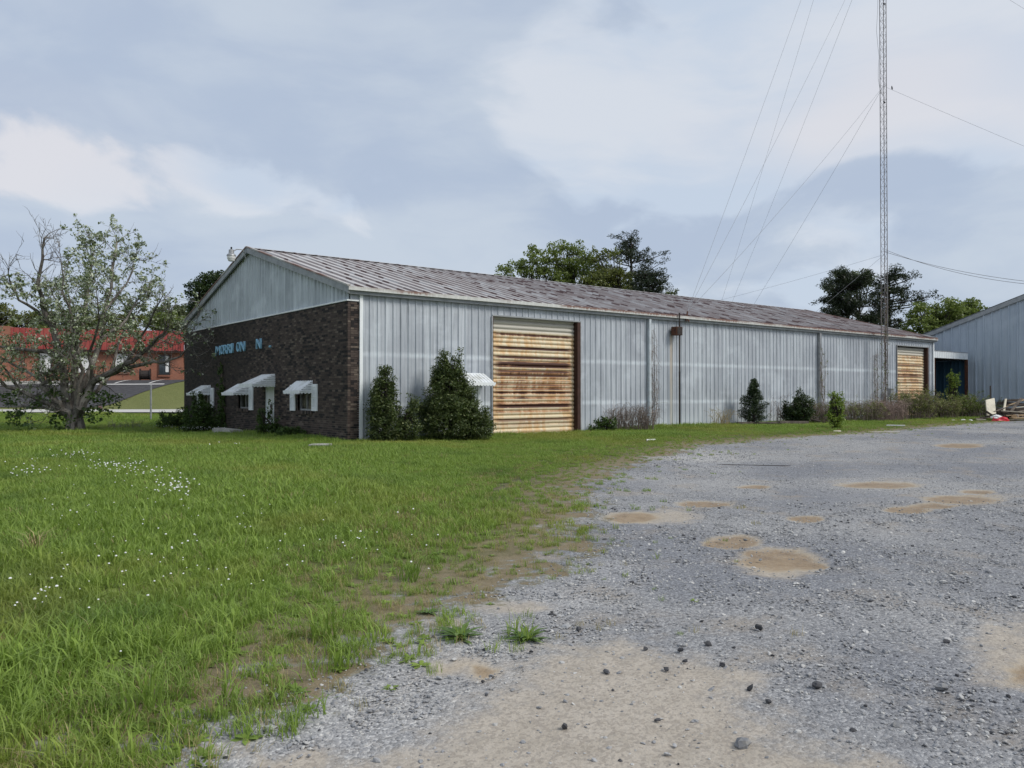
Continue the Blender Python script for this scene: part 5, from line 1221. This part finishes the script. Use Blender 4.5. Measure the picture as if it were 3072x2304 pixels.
# ------------------------------------------------------------------ scatter: lawn, flowers, gravel (instances on points)
def proto_coll(name, objs):
    cl = bpy.data.collections.new(name)
    for o in objs: cl.objects.link(o)
    return cl
def scatter(name, label, pts, rz, sc, kind, coll, tilt=None):
    me = bpy.data.meshes.new(name); me.vertices.add(len(pts)); me.vertices.foreach_set('co', np.asarray(pts, np.float32).ravel())
    rot = np.zeros((len(pts), 3), np.float32); rot[:, 2] = rz
    if tilt is not None: rot[:, :2] = tilt
    me.attributes.new('rot', 'FLOAT_VECTOR', 'POINT').data.foreach_set('vector', rot.ravel())
    me.attributes.new('sc', 'FLOAT', 'POINT').data.foreach_set('value', np.asarray(sc, np.float32))
    me.attributes.new('kd', 'INT', 'POINT').data.foreach_set('value', np.asarray(kind, np.int32))
    o = tag(link(name, me), label, None, None, 'stuff')
    ng = bpy.data.node_groups.new(name, 'GeometryNodeTree'); ng.interface.new_socket('Geometry', in_out='INPUT', socket_type='NodeSocketGeometry'); ng.interface.new_socket('Geometry', in_out='OUTPUT', socket_type='NodeSocketGeometry')
    N = ng.nodes.new; gi, go = N('NodeGroupInput'), N('NodeGroupOutput'); m2p = N('GeometryNodeMeshToPoints'); ip = N('GeometryNodeInstanceOnPoints'); ci = N('GeometryNodeCollectionInfo')
    ci.inputs[0].default_value = coll; ci.inputs[1].default_value = True; ci.inputs[2].default_value = True; ip.inputs['Pick Instance'].default_value = True
    def at(nm, ty):
        a = N('GeometryNodeInputNamedAttribute'); a.data_type = ty; a.inputs[0].default_value = nm; return a.outputs[0]
    lk = ng.links.new; lk(gi.outputs[0], m2p.inputs[0]); lk(m2p.outputs[0], ip.inputs['Points']); lk(ci.outputs[0], ip.inputs['Instance']); lk(at('kd', 'INT'), ip.inputs['Instance Index'])
    e2r = N('FunctionNodeEulerToRotation'); lk(at('rot', 'FLOAT_VECTOR'), e2r.inputs[0]); lk(e2r.outputs[0], ip.inputs['Rotation']); lk(at('sc', 'FLOAT'), ip.inputs['Scale']); lk(ip.outputs[0], go.inputs[0])
    o.modifiers.new('scatter', 'NODES').node_group = ng
    return o
def tuft(name, nb, rad, hgt, wid, spread, m_, seed):
    g = np.random.default_rng(seed); V = []; F3 = []; 
    for _ in range(nb):
        a = g.uniform(0, 6.28); r_ = rad * math.sqrt(g.random()); p = np.array([math.cos(a) * r_, math.sin(a) * r_, -.01]); b = g.uniform(0, 6.28)
        d = np.array([math.cos(b), math.sin(b), 0]); h = hgt * g.uniform(.45, 1.1); k = spread * g.uniform(.2, 1.2) * h; sd = np.array([-d[1], d[0], 0]) * wid * g.uniform(.7, 1.3)
        n0 = len(V); V += [p - sd, p + sd, p + d * k * .35 + [0, 0, h * .55] - sd * .85, p + d * k * .35 + [0, 0, h * .55] + sd * .85, p + d * k + [0, 0, h * (1 - .25 * spread)]]
        F3 += [(n0, n0 + 1, n0 + 3, n0 + 2), (n0 + 2, n0 + 3, n0 + 4)]
    return bpy.data.objects.new(name, MB().add(V, F3).mesh(name, m_))
def rosette(name, nl, ln, wd_, m_, seed):
    g = np.random.default_rng(seed); mb = MB()
    for i in range(nl):
        a = 6.28 * i / nl + g.normal(0, .3); d = np.array([math.cos(a), math.sin(a), 0]); sd = np.array([-d[1], d[0], 0]); L_ = ln * g.uniform(.6, 1.1); e = g.uniform(.15, .9)
        V = [(d * L_ * q * math.cos(e * (1 - .5 * q)) + np.array([0, 0, L_ * q * math.sin(e * (1 - .6 * q))])) for q in (0, .3, .65, 1)]
        wv = [.25, .8, 1, .1]; mb.add([V[k] + s_ * sd * wd_ * wv[k] for k in range(4) for s_ in (-1, 1)], [(2 * k, 2 * k + 1, 2 * k + 3, 2 * k + 2) for k in range(3)])
    return bpy.data.objects.new(name, mb.mesh(name, m_))
G = np.random.default_rng(1234)
def frustum_pts(n, D0, D1, power, l0=-.72, l1=.72):
    """points over the ground in front of the camera, thinning with distance"""
    u = G.random(n); D = (D0 ** power + u * (D1 ** power - D0 ** power)) ** (1 / power); Lr = G.uniform(l0, l1, n) * D
    return np.stack([CAM[0] + D * FW[0] + Lr * RT[0], CAM[1] + D * FW[1] + Lr * RT[1]], 1), D
def pad_pts(n, D0, D1, edge, sign, wd):
    """ground just beside the view, so that a step aside still finds it covered"""
    D = D0 + (D1 - D0) * G.random(n) ** 1.25; Lr = edge * D + sign * wd * G.random(n)
    return np.stack([CAM[0] + D * FW[0] + Lr * RT[0], CAM[1] + D * FW[1] + Lr * RT[1]], 1), D
def inside_building(P): return ((P[:, 0] > BX - .02) & (P[:, 0] < L + .05) & (P[:, 1] > -.05) & (P[:, 1] < W + .1)) | ((P[:, 0] > BXX - .1) & (P[:, 1] < 3)) | ((P[:, 0] > L) & (P[:, 1] > -.5))
tufts = [tuft('tuft_a', 26, .07, .13, .0022, .6, 'grass', 1), tuft('tuft_b', 20, .08, .17, .0038, .9, 'grass', 2), tuft('tuft_c', 30, .06, .09, .0022, .9, 'grass', 3), tuft('tuft_d', 12, .06, .25, .0044, .9, 'grass', 4),
         tuft('tuft_e', 18, .07, .13, .0020, .9, 'grass_dry', 5), rosette('tuft_f', 9, .09, .016, 'grass', 6),
         tuft('tuft_g', 40, .16, .15, .0055, .7, 'grass', 7), tuft('tuft_h', 34, .17, .20, .0065, .7, 'grass', 8), tuft('tuft_i', 30, .16, .14, .0055, .8, 'grass_dry', 9)]
tc = proto_coll('grass_tufts', tufts)
P, D = frustum_pts(150000, 2.6, 62, 1.05, -.74, .70); Pp, Dp = pad_pts(26000, .3, 48, -.74, -1, 8.0); Pq, Dq = pad_pts(2500, .3, 2.6, -.74, 1, 3.0); P = np.vstack([P, Pp, Pq]); D = np.concatenate([D, Dp, Dq])
sdv = gravel_sd(P); nz = np.sin(P[:, 0] * 2.3 + 1.7 * np.sin(P[:, 1] * 1.9)) * np.sin(P[:, 1] * 2.7 + 1.1 * np.sin(P[:, 0] * 1.3)); nz2 = np.sin(P[:, 0] * .6 + np.sin(P[:, 1] * .8)) * np.sin(P[:, 1] * .55 + 1)
dens = sst(-sdv + .40 * nz, -.50, .55)
dens = np.maximum(dens, .10 * sst(-sdv + .6 * nz, -2.2, .2) * (nz > -.1))
bare = (P[:, 0] > -8.5) & (sdv > -3.5); dens = np.where(bare, dens * (.50 + .50 * sst(-sdv + .9 * nz, .3, 2.8)), dens); dens = dens * (1 - .9 * sst(sand_mask(P), .3, .6) * (sdv > .3))
keep = (G.random(len(P)) < dens) & ~inside_building(P) & ~((D > 49.6) & (D < 58.8)) & (D < 58.8)
P, D, sdv, nz, nz2 = P[keep], D[keep], sdv[keep], nz[keep], nz2[keep]; n = len(P)
far = D > 11 + G.normal(0, 2.5, n)
kn = G.choice([0, 1, 2, 3, 4, 5], n, p=[.28, .22, .22, .09, .03, .16]); kf = G.choice([6, 7, 8], n, p=[.70, .24, .06])
kind = np.where(far, kf, kn); edge_ = (sdv > -.7) & ~far; kind = np.where(edge_ & (G.random(n) < .22), 4, kind); zone = (sdv > -2.5) & (P[:, 0] > -8.5) & (G.random(n) < .20); kind = np.where(zone, np.where(far, 8, 4), kind)
sc = G.uniform(.75, 1.25, n) * (1 + .30 * nz2) * np.where(far, .75 + .012 * D, 1.0) * np.where(sdv > -1.0, .72, 1.0)
mown = sst(P[:, 0], -7, 3) * .40 + .25 * sst(sdv, -4.5, -.5) * sst(P[:, 0], -9, -6); sc = sc * (1 - mown) 
wallside = sst(-np.abs(P[:, 1] + .45), -.5, -.1) * (P[:, 0] > -.3) + sst(-np.abs(P[:, 0] + .85), -.6, -.15) * (P[:, 1] > 0); sc = sc * (1 + .55 * wallside)
pz = np.column_stack([P, terrain(P[:, 0], P[:, 1])])
scatter('lawn_grass', 'uncut green grass covering the lawn', pz, G.uniform(0, 6.28, n), sc, kind, tc, G.normal(0, .12, (n, 2)))
print('grass', n)
# white flowers in the lawn
def flower(name, r_, h, seed):
    g = np.random.default_rng(seed); mb = MB(); mb.lathe((0, 0, h), [(r_ * .3, -r_ * .5), (r_, 0), (r_ * .7, r_ * .6), (r_ * .1, r_ * .8)], 7); o = bpy.data.objects.new(name, mb.mesh(name, 'petal'))
    st = MB().tube([(0, 0, 0), (0, 0, h)], .0025, 3, False).mesh('st', None); return o
fl = proto_coll('flower_heads', [flower('head_a', .006, .13, 1), flower('head_b', .009, .15, 2), flower('head_c', .012, .19, 3)])
FP = []; fk = []
for cx, cy, rx, ry, m_ in ((160, 1000, 60, 8, 26), (260, 1028, 80, 12, 60), (70, 1035, 70, 22, 32), (380, 1080, 45, 22, 55), (325, 1045, 60, 10, 26), (200, 1120, 200, 60, 30), (300, 1250, 280, 120, 46), (600, 1180, 380, 110, 34), (130, 1320, 130, 60, 18), (760, 1210, 150, 40, 16), (480, 975, 60, 5, 8)):
    for _ in range(m_):
        x_, y_ = cx + G.normal(0, .5) * rx, cy + G.normal(0, .5) * ry; q = on_ground(x_ * K, y_ * K)
        if gravel_sd(q[None, :2])[0] < -.3 and not inside_building(q[None, :2])[0]: FP.append(q); fk.append(2 if cy < 1100 and G.random() < .75 else (1 if G.random() < .4 else 0))
for _ in range(60):
    q = np.array([BX - G.uniform(.9, 1.8), G.uniform(7.5, 14.5), 0]); q[2] = terrain(q[0], q[1]) + .08; FP.append(q); fk.append(2)
FP = np.array(FP); scatter('white_wildflowers', 'small white wildflowers dotted through the lawn', FP, G.uniform(0, 6.28, len(FP)), G.uniform(.8, 1.3, len(FP)), fk, fl)
# loose stones on the yard
def stone(name, seed, flat, m_):
    g = np.random.default_rng(seed); vs = []; nu, nv = 7, 4
    ax = np.array([1, g.uniform(.6, .95), flat])
    for i in range(nv + 1):
        for j in range(nu):
            th = math.pi * i / nv; ph = 2 * math.pi * j / nu; k = 1 + g.normal(0, .16) * (0 < i < nv); vs.append(np.array([math.sin(th) * math.cos(ph), math.sin(th) * math.sin(ph), math.cos(th)]) * ax * k * .5)
    return bpy.data.objects.new(name, MB().add(vs, [(i * nu + j, (i + 1) * nu + j, (i + 1) * nu + (j + 1) % nu, i * nu + (j + 1) % nu) for i in range(nv) for j in range(nu)]).mesh(name, m_))
stc = proto_coll('stone_shapes', [stone('stone_%s' % c_, i, f_, m_) for i, (c_, f_, m_) in enumerate((('a', .45, 'stone_pale'), ('b', .6, 'stone_pale'), ('c', .3, 'stone_pale'), ('d', .7, 'stone_pale'), ('e', .5, 'stone_pale'), ('f', .7, 'stone_dark'), ('g', .45, 'stone_dark')))])
P, D = frustum_pts(240000, 2.5, 34, 1.0, -.45, .74); Pp, Dp = pad_pts(22000, .3, 30, .74, 1, 7.0); Pq, Dq = pad_pts(6000, .3, 2.5, -.6, 1, 3.5); P = np.vstack([P, Pp, Pq]); D = np.concatenate([D, Dp, Dq]); sdv = gravel_sd(P); sm_ = sand_mask(P); mm_ = blob_mask(P, MUD); pm_ = blob_mask(P, PEB)
pn_ = np.sin(P[:, 0] * 1.1 + 2 * np.sin(P[:, 1] * .7)) * np.sin(P[:, 1] * 1.3 + 1.5 * np.sin(P[:, 0] * .9))
dens = sst(sdv, -.35, .35) * (1 - .70 * sst(sm_, .2, .6)) * (1 - .92 * sst(mm_, .2, .6)) * (.42 + .40 * pn_ + .8 * pm_)
keep = (G.random(len(P)) < dens); P, D, pm_, sm_ = P[keep], D[keep], pm_[keep], sm_[keep]; n = len(P)
sz = np.exp(G.normal(math.log(.0125), .42, n)) * (1 - .35 * sst(sm_, .2, .6)) * (1 + .35 * pm_) * (1 + D * .006); kind = G.choice(7, n, p=[.24, .2, .30, .12, .12, .01, .01])
pz = np.column_stack([P, terrain(P[:, 0], P[:, 1]) + sz * .08 - .035 * blob_mask(P, MUD)])
Pn, Dn = frustum_pts(70000, 2.4, 11, 1.25, -.40, .74); sn = gravel_sd(Pn); smn = sand_mask(Pn); mn = blob_mask(Pn, MUD)
pn2 = np.sin(Pn[:, 0] * 1.7 + 2 * np.sin(Pn[:, 1] * 1.1)) * np.sin(Pn[:, 1] * 1.9 + 1.5 * np.sin(Pn[:, 0] * 1.3))
kp = G.random(len(Pn)) < sst(sn, -.2, .5) * (1 - .86 * sst(smn, .2, .6)) * (1 - .8 * sst(mn, .2, .6)) * (.5 + .4 * pn2); Pn = Pn[kp]; nn = len(Pn)
sn_ = np.exp(G.normal(math.log(.0155), .45, nn)); kn_ = G.choice(7, nn, p=[.22, .12, .44, .06, .12, .02, .02])
pz = np.vstack([pz, np.column_stack([Pn, terrain(Pn[:, 0], Pn[:, 1]) + sn_ * .06])]); sz = np.concatenate([sz, sn_]); kind = np.concatenate([kind, kn_]); n = len(pz)
scatter('gravel', 'loose grey crushed gravel over the yard', pz, G.uniform(0, 6.28, n), sz, kind, stc, G.normal(0, .25, (n, 2)))
print('stones', n)
# the bigger loose stones, one by one
GS = 'loose dark stones on the yard'
RK = [(1250, 1362), (1148, 1412), (1470, 1408), (1480, 1432), (1530, 1395), (1440, 1450), (1395, 1405), (1560, 1440), (1620, 1492), (1660, 1520), (1870, 1530), (1735, 1410), (2045, 1390), (1420, 1560), (1310, 1455), (1220, 1575)]
RKL = ['just right of the bushy weed', 'below the bushy weed', 'left of a close pair topping the sand', 'lower of the pair topping the sand', 'above the close pair at the sand edge', 'left below the close pair', 'between bushy weed and the close pair', 'right below the close pair', 'midway across the sand, upper of two', 'midway across the sand, lower of two', 'on grey gravel right of the sand', 'at the gravel edge above the sand', 'far right among the gravel near the tan patch', 'in the middle of the sand toward the bottom', 'below the weeds on the sand edge', 'lowest on the sand near the bottom edge']
RKB = [(1765, 1485, .06, 'dark stone lying alone where gravel meets sand'), (2235 / 1.0 - 200, 1490, .07, 'flat grey stone among gravel near the right of the frame'), (1605, 1612, .085, 'largest pale-topped grey stone on the sand near the bottom edge'), (1640, 1360, .06, 'dark stone standing in the gravel beyond the sand')]
for i, (x_, y_) in enumerate(RK):
    o = single('dark_stone', 'dark angular stone loose on the yard, ' + RKL[i], 'stone', MB(), 'stone_dark', GS); o.data = stone('s', 200 + i, .7, 'stone_dark').data
    o.location = on_ground(x_ * K, y_ * K) + [0, 0, .012]; q_ = G.uniform(.026, .052); o.scale = (q_, q_ * G.uniform(.6, 1), q_ * G.uniform(.5, .9)); o.rotation_euler = (G.normal(0, .3), G.normal(0, .3), G.uniform(0, 6))
for i, (x_, y_, s_, lb) in enumerate(RKB):
    o = single('large_stone', lb, 'stone', MB(), 'stone_dark'); o.data = stone('s', 300 + i, .6, 'stone_pale' if i in (1, 2) else 'stone_dark').data
    o.location = on_ground(x_ * K, y_ * K) + [0, 0, .015]; o.scale = (s_,) * 3; o.rotation_euler = (.2, .1, i * 1.7)
# weeds standing alone at the gravel edge
def weed(px, py, label, n_, ln, wd_, seed, blades=0):
    o = empty('yard_weed', label, 'weed', 'weeds at the gravel edge'); q = on_ground(px * K, py * K); r_ = rosette('leaves', n_, ln * .8, wd_ * .8, 'leaf_weed', seed); COL.objects.link(r_); r_.parent = o; r_.location = q
    if blades:
        b_ = tuft('blades', blades, .05, .2, .003, .6, 'grass', seed + 1); COL.objects.link(b_); b_.parent = o; b_.location = q
weed(992, 1378, 'broad-leaved weed on the gravel edge, left of the pair', 34, .22, .020, 401, 10); weed(1137, 1382, 'bushy weed on the gravel edge, right of the pair', 30, .21, .016, 402, 14)
weed(925, 1325, 'small weed beside the lawn edge above the pair', 14, .13, .014, 403, 8); weed(1105, 1372, 'thin upright weed just left of the bushy weed', 4, .1, .008, 404, 16)
for i, (x_, y_, lb) in enumerate(((700, 1385, 'long-bladed grass clump at the lawn tip'), (300, 1545, 'arching long grass clump near the bottom left edge'), (880, 1255, 'tall grass clump at the lawn edge near the middle'), (70, 1200, 'dry straw-coloured grass clump at the left edge'))):
    o = empty('grass_clump', lb, 'grass clump'); q = on_ground(x_ * K, y_ * K); b_ = tuft('blades', 46, .09, .36, .0042, 1.0, 'straw' if i == 3 else 'grass', 500 + i); COL.objects.link(b_); b_.parent = o; b_.location = q

vine('ivy', 'dark ivy creeping up the brick beside the leafy shrub', 0.0, 0.0, 2.6, .16, 10, 85, ('leaf_low', 420))
iv = bpy.data.objects['ivy']; iv.rotation_euler = (0, 0, -math.pi / 2); iv.location = (BX - .03, 11.05, -.1)
vine('door_creeper', 'small creeper climbing the white office door', 0.0, 0.0, 1.0, .10, 5, 86, ('leaf_low', 60))
iv = bpy.data.objects['door_creeper']; iv.rotation_euler = (0, 0, -math.pi / 2); iv.location = (BX - .02, 5.95, -.05)
